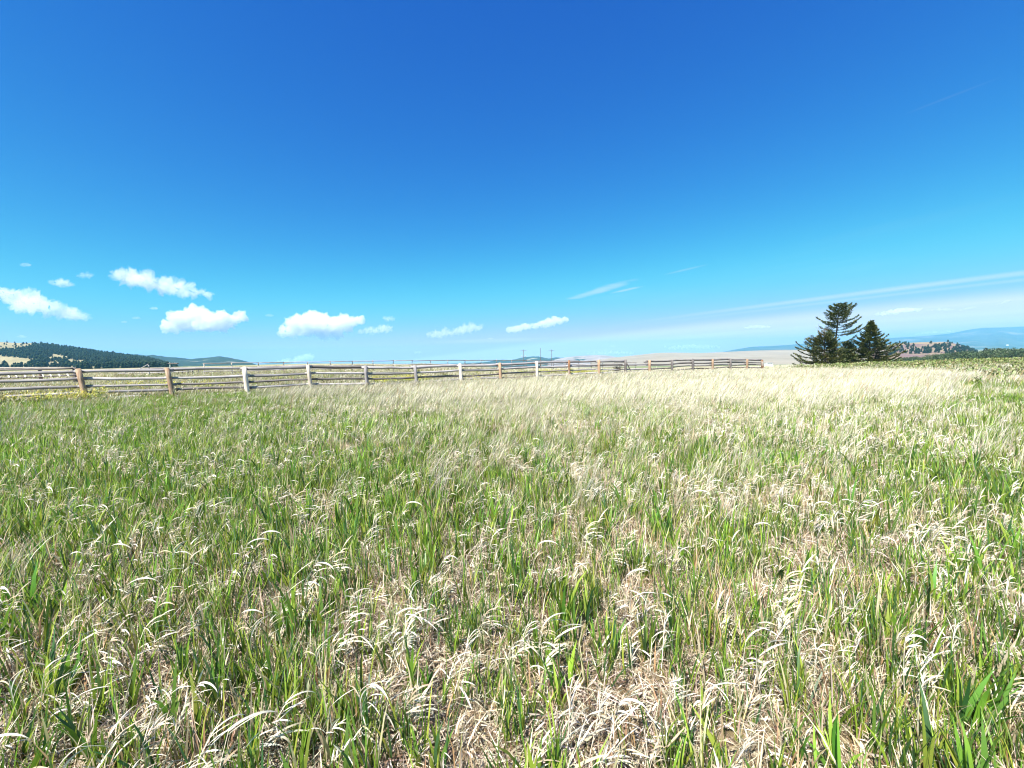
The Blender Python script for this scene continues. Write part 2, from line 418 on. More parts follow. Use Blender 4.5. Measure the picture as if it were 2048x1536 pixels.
hill('hills', 'pale bald mountain with dark gullies right of the power poles',
    [(1095, 725), (1110, 719), (1130, 715), (1150, 712.5), (1172, 711), (1190, 710), (1212, 711), (1235, 714), (1255, 719), (1285, 726)],
    5000, 3500, 6000, m_bald, base=-95, gully=0.25, seed=51, gs=40, pw=1.1)
hill('hills', 'smooth tan hill behind the far end of the fence',
    [(1180, 722), (1215, 717), (1250, 712.5), (1280, 709.5), (1310, 706), (1345, 705), (1400, 706), (1450, 704), (1500, 701.5), (1560, 699.5), (1610, 699.5), (1660, 698), (1720, 697), (1790, 696), (1850, 701), (1900, 708)],
    2700, 1150, 3600, m_tan, base=-36, gully=0.03, seed=61, gs=7, pw=1.3)
hill('hills', 'broad blue mountain range along the right horizon',
    [(1435, 706), (1470, 699), (1505, 693.5), (1540, 692), (1575, 690), (1620, 686), (1680, 682), (1740, 678), (1790, 675.5), (1830, 673), (1860, 671), (1900, 667), (1935, 660), (1965, 655.5), (2005, 655), (2048, 653), (2120, 650), (2200, 655), (2300, 668)],
    9300, 4600, 12400, m_farmount, base=-14, gully=0.13, seed=71, gs=11, pw=2.0, nt_=260, ns=60)
_, place_red, _ = hill('hills', 'tan and reddish hill dotted with dark trees right of the spruces',
    [(1740, 700), (1770, 691), (1800, 687), (1840, 684.5), (1878, 683.5), (1895, 684), (1912, 688), (1930, 694), (1948, 701), (1965, 708)],
    1250, 780, 1600, m_red, base=-13, gully=0.20, seed=81, gs=26, pw=1.05, bump=5)

# ------------------------------------------------------------------ cumulus clouds (real volumes beyond the haze)
def mat_cloud(name, dens, col=(0.97, 0.975, 0.99)):
    mt, nt, out = new_mat(name)
    v = N(nt, 'ShaderNodeVolumePrincipled')
    v.inputs['Color'].default_value = (*col, 1); v.inputs['Density'].default_value = dens
    v.inputs['Anisotropy'].default_value = 0.0
    nt.links.new(v.outputs[0], out.inputs['Volume'])
    return mt
m_cl_dense = mat_cloud('cloud_dense', 0.0042)
m_cl_mid = mat_cloud('cloud_medium', 0.0019)
m_cl_thin = mat_cloud('cloud_wispy', 0.0011)
def cloud(label, px, py, hw, hh, mat, lumps, tilt=0.0, ragged=0.35, Y=17600.0, nfill=26, flat=0.75):
    r = random.Random(int(px * 13 + py))
    s = Y / FPX                                              # metres per photo pixel at that distance
    bm = bmesh.new()
    spots = [(lx * hw, lz * hh, lr * hh) for lx, lz, lr in lumps]
    for (a, b, c), (a2, b2, c2) in list(zip(spots[:-1], spots[1:])):            # bridge neighbouring heads
        spots.append((.5 * (a + a2), .5 * (b + b2) - .1 * hh, .5 * (c + c2) * .9))
    for _ in range(nfill):
        a, b, c = r.choice(spots)
        q = r.uniform(0, 2 * math.pi); rr_ = c * r.uniform(0.6, 1.15)
        spots.append((a + math.cos(q) * rr_, b + math.sin(q) * rr_ * 0.8, c * r.uniform(0.22, 0.5)))
    for lx, lz, lr in spots:
        lz = max(lz, -hh * flat + lr * 0.35)
        lz2 = lz - tilt * lx
        M = Matrix.Translation((lx * s, r.uniform(-0.4, 0.4) * hh * s, lz2 * s)) @ Matrix.Diagonal((lr * s * r.uniform(1.0, 1.5), lr * s * 1.1, lr * s * 0.85, 1))
        bmesh.ops.create_icosphere(bm, subdivisions=2, radius=1.0, matrix=M)
    me = bpy.data.meshes.new('cloud_tmp'); bm.to_mesh(me); bm.free()
    o = obj('cloud_tmp', me)
    rm = o.modifiers.new('r', 'REMESH'); rm.mode = 'VOXEL'; rm.voxel_size = max(hh * s * 0.055, 9)
    dg = bpy.context.evaluated_depsgraph_get()
    me2 = bpy.data.meshes.new_from_object(o.evaluated_get(dg))
    bpy.data.objects.remove(o)
    bm = bmesh.new(); bm.from_mesh(me2); bm.verts.ensure_lookup_table()          # keep the largest body only
    seen = set(); best = []
    for v0 in bm.verts:
        if v0.index in seen: continue
        comp = [v0]; seen.add(v0.index); q_ = [v0]
        while q_:
            v = q_.pop()
            for e_ in v.link_edges:
                w = e_.other_vert(v)
                if w.index not in seen: seen.add(w.index); comp.append(w); q_.append(w)
        if len(comp) > len(best): best = comp
    keep = set(v.index for v in best)
    bmesh.ops.delete(bm, geom=[v for v in bm.verts if v.index not in keep], context='VERTS')
    bm.to_mesh(me2); bm.free()
    n = len(me2.vertices); co = np.zeros(n * 3, np.float32); nm = np.zeros(n * 3, np.float32)
    me2.vertices.foreach_get('co', co); me2.vertices.foreach_get('normal', nm)
    co = co.reshape(-1, 3); nm = nm.reshape(-1, 3)
    k = 1.0 / (hh * s * 0.55); off = px * 0.37
    d = np.array([mnoise.fractal(Vector((c[0] * k + off, c[1] * k, c[2] * k)), 0.55, 2.2, 6) for c in co])
    co = co + nm * (d * hh * s * ragged * 0.60)[:, None]
    me2.vertices.foreach_set('co', co.astype(np.float32).ravel()); me2.update()
    me2.materials.clear(); me2.materials.append(mat); me2.name = 'cloud'
    dr = ray(px, py)
    o = obj('cloud', me2, loc=(dr[0] * Y, Y, EYE + dr[2] * Y))
    tag(o, label, 'cloud', 'cumulus clouds above the horizon')
    return o
LONG = [(-.75, .1, .5), (-.45, .15, .6), (-.15, 0, .75), (.2, 0, .7), (.5, -.1, .55), (.8, -.1, .4)]
HEAP = [(-.75, -.35, .5), (-.4, .1, .75), (-.1, .35, .75), (.15, -.1, .85), (.45, .1, .65), (.75, .2, .5), (.3, -.4, .6), (-.3, -.3, .6)]
TWO = [(-.8, -.1, .5), (-.6, -.1, .6), (-.35, 0, .65), (-.1, -.1, .45), (.15, 0, .6), (.38, .15, .7), (.6, .3, .75), (.85, .2, .5)]
PUFF = [(-.45, 0, .5), (-.1, .1, .65), (.25, .1, .65), (.6, -.1, .45)]
FLAT = [(-.85, 0, .4), (-.65, 0, .5), (-.45, .1, .6), (-.22, .1, .65), (0, .2, .7), (.22, .1, .65), (.42, .05, .6), (.62, 0, .5), (.82, -.05, .4)]
cloud('long ragged slanting white cloud cut by the left edge', 62, 606, 112, 26, m_cl_mid, LONG, tilt=0.30, ragged=0.9)
cloud('small round puff between the left edge cloud and the big slanting cloud', 122, 566, 23, 11, m_cl_mid, PUFF, ragged=0.8)
cloud('small faint puff highest in the left group of clouds', 169, 551, 17, 8, m_cl_thin, PUFF, ragged=0.9)
cloud('large wispy slanting cloud, highest of the big left clouds', 316, 567, 100, 23, m_cl_mid, LONG, tilt=0.20, ragged=0.9)
cloud('dense bright white heaped cloud with rounded base at left', 408, 641, 88, 26, m_cl_dense, HEAP, ragged=0.5, nfill=40)
cloud('wide lumpy white cloud above the third and fourth fence posts', 640, 650, 92, 27, m_cl_dense, HEAP, ragged=0.6, nfill=40)
cloud('small ragged puff touching right side of the wide lumpy cloud', 752, 660, 31, 11, m_cl_mid, TWO, ragged=0.9)
cloud('small faint puff above the ragged puff right of the lumpy cloud', 777, 638, 15, 7, m_cl_mid, PUFF, ragged=0.9)
cloud('low flat double cloud above the middle of the fence', 908, 663, 58, 13, m_cl_mid, TWO, tilt=-0.10, ragged=0.7)
cloud('bright two-lobed small cloud above and right of the power poles', 1072, 650, 66, 13, m_cl_dense, TWO, tilt=-0.12, ragged=0.5)
cloud('low bright cloud rising behind the far blue hump', 588, 721, 42, 11, m_cl_dense, TWO, tilt=-0.10, ragged=0.5)
cloud('tiny lone puff high at far left', 52, 530, 13, 6, m_cl_thin, PUFF)
cloud('tiny puff just above the left hill', 42, 673, 12, 5, m_cl_thin, PUFF)
cloud('tiny puff left of the dense heaped cloud, upper of two', 272, 636, 9, 5, m_cl_thin, PUFF)
cloud('tiny puff left of the dense heaped cloud, lower of two', 248, 644, 8, 4, m_cl_thin, PUFF)
cloud('small puff on top left shoulder of the dense heaped cloud', 308, 617, 9, 5, m_cl_mid, PUFF)
cloud('tiny puff left of the wide lumpy cloud', 539, 631, 10, 5, m_cl_thin, PUFF)
cloud('tiny puff low over the fence below the flat double cloud', 835, 705, 11, 5, m_cl_mid, PUFF)
cloud('tiny puff right of the flat double cloud', 980, 677, 7, 3.5, m_cl_mid, PUFF)
cloud('tiny puff above the pale bald mountain', 1225, 693, 7, 4, m_cl_mid, PUFF)
cloud('low cloud bank behind the pale bald mountain', 1222, 706, 52, 6, m_cl_dense, FLAT, ragged=0.7)
cloud('low white cloud bank above the tan hill', 1385, 694, 62, 7, m_cl_dense, FLAT, ragged=0.8)
cloud('small flat cloud left of the tall spruce', 1515, 654, 28, 6, m_cl_dense, FLAT)
cloud('flat-based cloud with bright top right of the spruces', 1800, 623, 48, 9, m_cl_dense, FLAT, tilt=-0.10)
cloud('thin grey flat cloud, second right of the spruces', 1882, 619, 30, 5, m_cl_thin, FLAT)
cloud('thin slanting grey cloud, third right of the spruces', 1935, 617, 18, 4, m_cl_thin, FLAT, tilt=-0.2)
cloud('small slanting grey cloud near the right edge', 2008, 604, 15, 4.5, m_cl_thin, FLAT, tilt=-0.3)
cloud('long low cloud bank on the right mountain ridge', 1868, 665, 46, 5, m_cl_dense, FLAT, tilt=-0.06)

# ------------------------------------------------------------------ haze: the valley air
mh, nth, outh = new_mat('haze_air')
pv = N(nth, 'ShaderNodeVolumePrincipled')
pv.inputs['Color'].default_value = (0.20, 0.62, 1.0, 1); pv.inputs['Density'].default_value = 7.5e-5
pv.inputs['Anisotropy'].default_value = 0.0
nth.links.new(pv.outputs[0], outh.inputs['Volume'])
B = 15500.0; ZT = 540.0; ZB = -190.0
hv = [(sx_ * B, sy_ * B, z_) for z_ in (ZB, ZT) for sx_, sy_ in ((-1, -1), (1, -1), (1, 1), (-1, 1))]
hf = [(0, 3, 2, 1), (4, 5, 6, 7), (0, 1, 5, 4), (1, 2, 6, 5), (2, 3, 7, 6), (3, 0, 4, 7)]
tag(obj('haze', mesh_np('haze', hv, np.array(hf), mh)), 'thin pale blue haze filling the valley air', 'haze', kind='stuff')

# ------------------------------------------------------------------ wood parts: logs
def log_mesh(name, pts, radii, mat, sides=9, seed=0, rough=0.08, cap_tilt=0.0, square=0.0):
    """a log along a polyline (local coords); its grain runs along local Z when it is built upright"""
    r = np.random.default_rng(seed)
    pts = np.array(pts, float); n = len(pts)
    tang = np.gradient(pts, axis=0); tang /= np.linalg.norm(tang, axis=1)[:, None]
    ref = np.array([1.0, 0, 0]) if abs(tang[0, 0]) < 0.9 else np.array([0, 1.0, 0])
    V = []; ang = np.linspace(0, 2 * math.pi, sides, endpoint=False)
    prof = 1 + r.normal(0, rough, sides)
    if square: prof = prof * (1 - square + square / np.maximum(np.abs(np.cos(ang)), np.abs(np.sin(ang))))
    for i in range(n):
        t = tang[i]; a = np.cross(t, ref); a /= np.linalg.norm(a); b = np.cross(t, a)
        q = radii[i] * prof * (1 + r.normal(0, rough * 0.35, sides))
        ring = pts[i] + (np.cos(ang) * q)[:, None] * a + (np.sin(ang) * q)[:, None] * b
        if i == n - 1 and cap_tilt: ring = ring + t * (np.cos(ang) * cap_tilt * radii[i])[:, None]
        V.append(ring)
    V = np.vstack(V + [pts[:1], pts[-1:] + tang[-1:] * 0.005])
    j = np.arange(sides); j2 = (j + 1) % sides; F = []
    for i in range(n - 1): F.append(np.stack([i * sides + j, i * sides + j2, (i + 1) * sides + j2, (i + 1) * sides + j], -1))
    c0 = n * sides; c1 = c0 + 1
    T = np.vstack([np.stack([np.full(sides, c0), j2, j], -1), np.stack([np.full(sides, c1), (n - 1) * sides + j, (n - 1) * sides + j2], -1)])
    me = mesh_np(name, V, [np.vstack(F), T], mat, smooth=True)
    return me
def add_log(name, p, q, r0_, r1_, mat, parent, seed, bend=0.02, sides=8, seg=7, rough=0.07):
    """log from p to q (parent coords) as its own object, local Z along it"""
    p = Vector(p); q = Vector(q); L = (q - p).length
    r = random.Random(seed); bx, by = r.uniform(-bend, bend) * L, r.uniform(-bend, bend) * L
    ts = np.linspace(0, 1, seg)
    pts = [(bx * math.sin(math.pi * t) + r.gauss(0, 0.004), by * math.sin(math.pi * t) + r.gauss(0, 0.004), L * t) for t in ts]
    me = log_mesh(name, pts, [r0_ + (r1_ - r0_) * t for t in ts], mat, sides, seed, rough)
    o = obj(name, me, parent)
    o.location = p; o.rotation_mode = 'QUATERNION'
    o.rotation_quaternion = (q - p).to_track_quat('Z', 'Y')
    return o
W_GREY = mat_wood('wood_grey', (0.12, 0.108, 0.108), (0.31, 0.29, 0.29), (0.48, 0.46, 0.46))
W_DARK = mat_wood('wood_dark_grey', (0.05, 0.042, 0.04), (0.14, 0.125, 0.12), (0.27, 0.25, 0.24))
W_PALE = mat_wood('wood_bleached', (0.34, 0.28, 0.22), (0.62, 0.55, 0.46), (0.78, 0.72, 0.63))
W_BROWN = mat_wood('wood_brown', (0.08, 0.038, 0.018), (0.22, 0.11, 0.055), (0.36, 0.21, 0.12), bark=(0.34, 0.28, 0.23))
W_TAN = mat_wood('wood_tan', (0.17, 0.10, 0.06), (0.34, 0.225, 0.14), (0.48, 0.37, 0.27))

# ------------------------------------------------------------------ the pole fence
fence = empty('pole_fence', (FX0, FY0, gz(FX0, FY0)))
tag(fence, 'long weathered pole fence of five rails crossing the meadow to the right', 'fence')
fbase = Vector(fence.location)
PMAT = [W_TAN, W_TAN, W_PALE, W_PALE, W_GREY, W_GREY, W_PALE, W_TAN, W_PALE, W_BROWN, W_TAN, W_DARK, W_TAN, W_DARK, W_DARK, W_TAN, W_DARK, W_TAN, W_BROWN]
LEAN = [-.17, -.14, -.07, -.08, -.05, -.07, -.06, -.04, 0, 0, 0, 0, 0, 0, 0, 0, 0, .02, -.08]
PP = []
for k in range(FN):
    x = FX0 + k * FSP * FDX + random.uniform(-.03, .03); y = FY0 + k * FSP * FDY + random.uniform(-.03, .03)
    PP.append((x, y, TOPS[k] - 1.23))
nx, ny = -FDY, FDX                                           # normal pointing away from the camera
for k in range(FN):
    x, y, g = PP[k]
    R = 0.066 + 0.016 * random.random() + (0.006 if k < 2 else 0) + 0.02 * k / FN
    hgt = 1.23
    ln = LEAN[k] * hgt
    me = log_mesh('post', [(-ln * 0.35 * 0, 0, -0.45), (0, 0, 0), (ln * 0.33, 0, 0.4), (ln * 0.68, 0, 0.85), (ln, 0, hgt)],
                  [R * 1.08, R * 1.06, R * 1.02, R, R * 0.95], PMAT[k], 12, 100 + k, 0.05, cap_tilt=random.uniform(-.5, .5), square=0.35 if k in (2, 3, 6, 7, 12) else 0.1)
    o = obj('post', me, fence, Vector((x, y, g)) - fbase)
    o.rotation_euler[2] = FTH * 0
HL = [1.12, 0.86, 0.57, 0.345, 0.10]
def rail_h(k, j):                                            # fence rails close up a little towards the far end
    f = k / (FN - 1)
    a = [1.12, 0.86, 0.57, 0.345, 0.10][j]; b = [1.19, 0.95, 0.76, 0.53, 0.26][j]
    return a + (b - a) * sstep(f, 0.55, 0.95)
jr = random.Random(5)
ends = {(k, j): jr.uniform(-.03, .03) for k in range(FN) for j in range(5)}
for k in range(FN - 1):
    for j in range(5):
        if k == 11 and j == 0: continue
        x0, y0, g0 = PP[k]; x1, y1, g1 = PP[k + 1]
        rr_ = [0.066, 0.056, 0.045, 0.052, 0.05][j] * jr.uniform(0.85, 1.15)
        off = 0.135 + (0.03 if (k + j) % 2 else -0.005)
        over = 0.16
        l0 = LEAN[k] * rail_h(k, j); l1 = LEAN[k + 1] * rail_h(k + 1, j)
        p = Vector((x0 + l0 + nx * off - FDX * over, y0 + ny * off - FDY * over, g0 + rail_h(k, j) + ends[(k, j)] + (0.02 if k % 2 else 0)))
        q = Vector((x1 + l1 + nx * off + FDX * over, y1 + ny * off + FDY * over, g1 + rail_h(k + 1, j) + ends[(k + 1, j)] + (0.02 if k % 2 else 0)))
        if jr.random() < .5: ra, rb = rr_ * 1.15, rr_ * 0.85
        else: ra, rb = rr_ * 0.85, rr_ * 1.15
        mt = W_DARK if (k > 11 or (j == 2 and k in (1, 2, 3, 5, 6)) or jr.random() < .15) else W_GREY
        add_log('rail', p - fbase, q - fbase, ra, rb, mt, fence, 1000 + k * 10 + j, bend=0.012)
# to the left the fence runs on out of the picture
xl, yl = FX0 - FSP * FDX, FY0 - FSP * FDY
for j in range(5):
    off = 0.135 + (0.03 if j % 2 == 0 else -0.005)
    p = Vector((xl - .8, yl - .45 + ny * off, gz(xl, yl) + HL[j])); q = Vector((FX0 + LEAN[0] * HL[j] + nx * off + FDX * .1, FY0 + ny * off + FDY * .1, PP[0][2] + HL[j]))
    add_log('rail', p - fbase, q - fbase, [.068, .05, .055, .055, .05][j], [.06, .052, .06, .05, .045][j], W_GREY, fence, 1900 + j, bend=0.012)
me = log_mesh('post', [(0, 0, -0.4), (0, 0, 0.5), (-.05, 0, 1.22)], [.1, .1, .095], W_BROWN, 11, 555)
obj('post', me, fence, Vector((xl, yl, gz(xl, yl))) - fbase)
# diagonal brace at the twelfth post and the broken stub of its missing top rail
x, y, g = PP[11]
add_log('brace', Vector((x + .05, y - .12, g + 1.0)) - fbase, Vector((x + .62, y + .2, g + .12)) - fbase, .035, .03, W_DARK, fence, 77)
x, y, g = PP[12]
add_log('rail', Vector((x - .45, y - .15, g + 1.10)) - fbase, Vector((x + .15, y + .22, g + 1.14)) - fbase, .045, .055, W_DARK, fence, 78)

# ------------------------------------------------------------------ the corral behind: second fence
BX0, BY0, BTH = -32.55, 42.43, rad(27.1)
bdx, bdy = math.cos(BTH), math.sin(BTH)
bf = empty('corral_fence', (BX0, BY0, gz(BX0, BY0)))
tag(bf, 'far corral fence of thin poles running behind the front fence', 'fence')
bb = Vector(bf.location)
KB = list(range(0, 26))
def btop(k):
    return np.interp(k, [0, 8, 14, 20, 25], [1.42, 1.27, 1.02, 0.55, 0.0])
def bpos(k, z): return Vector((BX0 + k * FSP * bdx, BY0 + k * FSP * bdy, z))
br = random.Random(31)
for k in KB:
    z1 = btop(k)
    P = bpos(k, 0)
    g = gz(P.x, P.y)
    zt = z1 + br.choice([.02, .05, .09, .12])
    me = log_mesh('post', [(0, 0, -0.4), (br.uniform(-.02, .02), 0, 0.5 * (zt - g)), (br.uniform(-.05, .05), 0, zt - g)], [.055, .05, .05], W_PALE if k < 4 else W_GREY, 9, 300 + k)
    obj('post', me, bf, Vector((P.x, P.y, g)) - bb)
for k in KB[:-1]:
    for j, dzr in enumerate((0.0, -0.52, -0.86)):
        if j == 2 and br.random() < .35: continue
        z0, z1 = btop(k) + dzr - .02 + br.uniform(-.03, .03), btop(k + 1) + dzr - .02 + br.uniform(-.03, .03)
        o_ = Vector((0.06, -0.12, 0))
        add_log('rail', bpos(k - .03, z0) + o_ - bb, bpos(k + 1.03, z1) + o_ - bb, .05 * br.uniform(.8, 1.1), .045 * br.uniform(.8, 1.1), W_GREY if k < 9 else W_DARK, bf, 3000 + k * 5 + j, bend=0.01, sides=6, seg=5)

# feed bunk with slanting neck boards, at the far left
def add_box(name, size, parent, loc, rot, mat, bevel=0.008):
    bm = bmesh.new(); bmesh.ops.create_cube(bm, size=1.0)
    for v in bm.verts: v.co = Vector((v.co.x * size[0], v.co.y * size[1], v.co.z * size[2]))
    bmesh.ops.bevel(bm, geom=bm.edges[:], offset=bevel, segments=1, affect='EDGES')
    me = bpy.data.meshes.new(name); bm.to_mesh(me); bm.free(); me.materials.append(mat)
    o = obj(name, me, parent, loc); o.rotation_euler = rot
    return o
W_BOARD = mat_wood('board_bleached', (0.45, 0.42, 0.38), (0.66, 0.63, 0.58), (0.80, 0.78, 0.74))
YB_ = 30.0
bk = empty('feed_bunk', (-38.2, YB_, gz(-38, YB_)))
tag(bk, 'old wooden feed bunk with slanting pale boards behind the fence at far left', 'feed bunk')
kb = Vector(bk.location)
def bkl(x, z, y=0.0): return Vector((x, YB_ + y, z)) - kb
add_log('top_beam', bkl(-41.5, 1.31), bkl(-32.9, 1.20), .085, .075, W_DARK, bk, 4001, bend=.004)
add_log('top_rail', bkl(-41.5, 1.42, -.05), bkl(-32.7, 1.27, -.05), .032, .03, W_PALE, bk, 4002, bend=.004)
add_log('bottom_rail', bkl(-41.5, .58, -.08), bkl(-32.2, .70, -.08), .05, .05, W_DARK, bk, 4003, bend=.006)
for i in range(12):
    x = -40.2 + i * .64 + (0 if i % 4 else .07)
    add_box('board', (.12, .03, .46), bk, bkl(x, .84, -.12), (0, -.42, 0), W_BOARD)
for x, mt in ((-35.5, W_BROWN), (-32.9, W_DARK), (-40.6, W_BROWN)):
    g = gz(x, YB_)
    me = log_mesh('post', [(0, 0, -.4), (0, 0, .7), (0, 0, 1.27 - g)], [.12, .115, .11], mt, 9, int(-x * 10))
    obj('post', me, bk, Vector((x, YB_ + .18, g)) - kb)
# row of short leaning stakes (old panel), leaning pole, steel posts in the corral
sp = empty('stake_panel', (-39.0, 46.0, gz(-39, 46)))
tag(sp, 'low dark panel of crooked stakes in the corral left of the second post', 'panel')
s0 = Vector(sp.location); sr = random.Random(8)
for i in range(16):
    x = -44.5 + i * .56 + sr.uniform(-.12, .12)
    lean = sr.uniform(-.35, .35)
    g = gz(x, 46)
    add_log('stake', Vector((x, 46 + sr.uniform(-.1, .1), g - .1)) - s0, Vector((x + lean, 46, g + sr.uniform(.55, .95))) - s0, .06, .045, W_DARK, sp, 4100 + i, sides=6, seg=3)
add_log('rail', Vector((-45.0, 45.9, gz(-45, 46) + .72)) - s0, Vector((-35.4, 45.9, gz(-36, 46) + .84)) - s0, .07, .055, W_DARK, sp, 4150, sides=6)
add_log('rail', Vector((-45.0, 45.85, gz(-45, 46) + .42)) - s0, Vector((-36.4, 45.85, gz(-36, 46) + .55)) - s0, .05, .04, W_GREY, sp, 4151, sides=6)
lp = empty('leaning_pole', (-38.6, 41.5, gz(-38.6, 41.5)))
tag(lp, 'single thin pole sticking up at a slant between the first two posts', 'pole')
l0 = Vector(lp.location)
add_log('pole', Vector((-39.6, 41.5, .55)) - l0, Vector((-37.5, 41.4, 1.46)) - l0, .045, .035, W_GREY, lp, 4200)
add_log('prop', Vector((-37.65, 41.6, gz(-37.6, 41.6) - .2)) - l0, Vector((-37.65, 41.6, 1.38)) - l0, .06, .06, W_GREY, lp, 4201)
M_STEEL = mat_plain('painted_steel', (0.42, 0.48, 0.42), 0.5, 0.3)
tp = empty('steel_gate_post', (-35.6, 41.8, gz(-35.6, 41.8)))
tag(tp, 'pale steel gate post with dark cap bar just behind the second post', 'gate post')
t0_ = Vector(tp.location)
add_box('upright', (.09, .09, 1.75), tp, (0, 0, .62), (0, 0, 0), M_STEEL)
add_box('cap_bar', (.95, .18, .10), tp, (.32, .02, 1.39), (0, .03, .1), W_DARK)

# ------------------------------------------------------------------ power poles
M_CREO = mat_wood('pole_creosote', (0.035, 0.03, 0.027), (0.09, 0.075, 0.065), (0.16, 0.14, 0.12))
M_INS = mat_plain('insulator_glaze', (0.35, 0.33, 0.30), 0.3)
M_CAN = mat_plain('transformer_paint', (0.42, 0.45, 0.47), 0.4, 0.2)
def power_pole(label, px, py, Y, arm, can=False):
    d = ray(px, py); x = d[0] * Y; zt = EYE + d[2] * Y; g = gz(x, Y)
    e = tag(empty('power_pole', (x, Y, g)), label, 'power pole')
    H_ = zt - g
    me = log_mesh('pole', [(0, 0, -1), (0, 0, H_ * .5), (0, 0, H_)], [.22, .19, .15], M_CREO, 10, int(px))
    obj('pole', me, e)
    if arm:
        add_box('crossarm', (arm, .14, .16), e, (0, -.2, H_ - .75), (0, 0, .1), M_CREO, .02)
        for s in (-.47, -.2, .2, .47):
            me = log_mesh('insulator', [(0, 0, 0), (0, 0, .12), (0, 0, .26)], [.05, .11, .06], M_INS, 8, 3)
            obj('insulator', me, e, (arm * s, -.2 + arm * s * .1, H_ - .67))
        for s in (-1, 1):
            add_log('arm_brace', (s * arm * .22, -.2, H_ - .8), (0, -.16, H_ - 1.7), .03, .03, M_CREO, e, 90)
    if can:
        for s in (-1, 1):
            me = log_mesh('transformer', [(0, 0, -.5), (0, 0, -.45), (0, 0, .45), (0, 0, .5)], [.18, .3, .3, .18], M_CAN, 12, 4, rough=.0)
            obj('transformer', me, e, (s * 1.3, -.15, H_ - 5.0))
        add_box('platform', (3.4, .3, .2), e, (0, -.2, H_ - 5.65), (0, 0, 0), M_CREO, .02)
    return e
power_pole('left power pole with crossarm and two transformers', 1047, 699, 300, 4.4, True)
power_pole('tall bare power pole without crossarm, middle of the three', 1081, 696, 290, 0)
power_pole('right power pole with a plain crossarm', 1103, 699, 300, 4.2)

# ------------------------------------------------------------------ farm buildings far away
M_WHITE = mat_plain('white_siding', (0.75, 0.75, 0.73), 0.6, scale=2)
M_ROOF = mat_plain('pale_metal_roof', (0.45, 0.46, 0.48), 0.4, 0.3, scale=2)
M_DARKW = mat_plain('dark_window', (0.03, 0.035, 0.04), 0.2)
def shed(label, px, py, Y, w, d_, h, rh):
    d = ray(px, py); x = d[0] * Y; g = EYE + d[2] * Y - 0.5 * (h + rh)
    e = tag(empty('farm_building', (x, Y, g), 0.25), label, 'building')
    add_box('wall', (w, d_, h + 6), e, (0, 0, h / 2 - 3), (0, 0, 0), M_WHITE, .02)
    v = [(-w / 2 - .3, -d_ / 2 - .3, h + .003), (w / 2 + .3, -d_ / 2 - .3, h + .003), (w / 2 + .3, d_ / 2 + .3, h + .003), (-w / 2 - .3, d_ / 2 + .3, h + .003), (-w / 2 - .3, 0, h + rh), (w / 2 + .3, 0, h + rh)]
    obj('roof', mesh_np('roof', v, [np.array([(0, 1, 5, 4), (2, 3, 4, 5), (3, 2, 1, 0)]), np.array([(1, 2, 5), (3, 0, 4)])], M_ROOF), e)
    for i in range(3):
        add_box('window', (w * .10, .06, h * .35), e, ((i - 1) * w * .28, -d_ / 2 - .04, h * .55), (0, 0, 0), M_DARKW, .01)
    return e
shed('low white farm shed beyond the far end of the fence', 1537, 727, 470, 8.5, 4, 1.2, .4)
shed('tiny white barn at the foot of the right mountains', 2015, 689.5, 4550, 20, 12, 5, 3)

# ------------------------------------------------------------------ plants: ribbon blades
def ribbons(base, az, tilt, bend, L, W, side_roll, seg, k=1.3, prof='blade', col=None, shade=None):
    n = len(az); t = np.linspace(0, 1, seg + 1)
    a = tilt[:, None] + bend[:, None] * (t[None, :] ** k)
    h = np.stack([np.cos(az), np.sin(az)], 1)
    st = L[:, None] / seg
    am = 0.5 * (a[:, 1:] + a[:, :-1])
    dxy = np.concatenate([np.zeros((n, 1)), np.cumsum(np.sin(am) * st, 1)], 1)
    dzz = np.concatenate([np.zeros((n, 1)), np.cumsum(np.cos(am) * st, 1)], 1)
    C = base[:, None, :] + np.concatenate([dxy[..., None] * h[:, None, :], dzz[..., None]], 2)
    side = np.stack([-h[:, 1], h[:, 0], np.zeros(n)], 1)[:, None, :]
    nrm = np.stack([np.cos(a) * h[:, None, 0], np.cos(a) * h[:, None, 1], -np.sin(a)], -1)
    ro = side_roll[:, None, None] if side_roll.ndim == 1 else side_roll[..., None]
    sv = side * np.cos(ro) + nrm * np.sin(ro)
    if prof == 'blade': w = np.minimum(1, 0.45 + 1.6 * t) * (1 - t ** 3) + 0.02
    elif prof == 'stem': w = 1 - 0.5 * t
    else: w = np.sin(math.pi * np.clip(t * 0.94 + 0.06, 0, 1)) ** 0.7 + 0.03
    ww = 0.5 * W[:, None] * w[None, :]
    A = C - sv * ww[..., None]; Bv = C + sv * ww[..., None]
    V = np.stack([A, Bv], 2).reshape(-1, 3)
    b0 = (np.arange(n) * (seg + 1) * 2)[:, None] + (np.arange(seg) * 2)[None, :]
    F = np.stack([b0, b0 + 1, b0 + 3, b0 + 2], -1).reshape(-1, 4)
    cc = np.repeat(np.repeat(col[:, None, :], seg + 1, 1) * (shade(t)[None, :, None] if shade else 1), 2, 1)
    cc = cc.reshape(-1, 3) if cc.ndim == 3 else cc
    return V, F, cc, C[:, -1, :]
class Geo:
    def __init__(self): self.V = []; self.F = []; self.C = []; self.n = 0
    def add(self, V, F, C):
        self.V.append(V); self.F.append(F + self.n); self.C.append(C); self.n += len(V)
    def mesh(self, name, mat): return mesh_np(name, np.vstack(self.V), np.vstack(self.F), mat, False, np.vstack(self.C))
def jit(r, c, n, s=0.15):
    b = np.array(c)[None, :] * (1 + r.normal(0, s, (n, 1))) * (1 + r.normal(0, s * 0.35, (n, 3)))
    return np.clip(b, 0.005, 0.95)
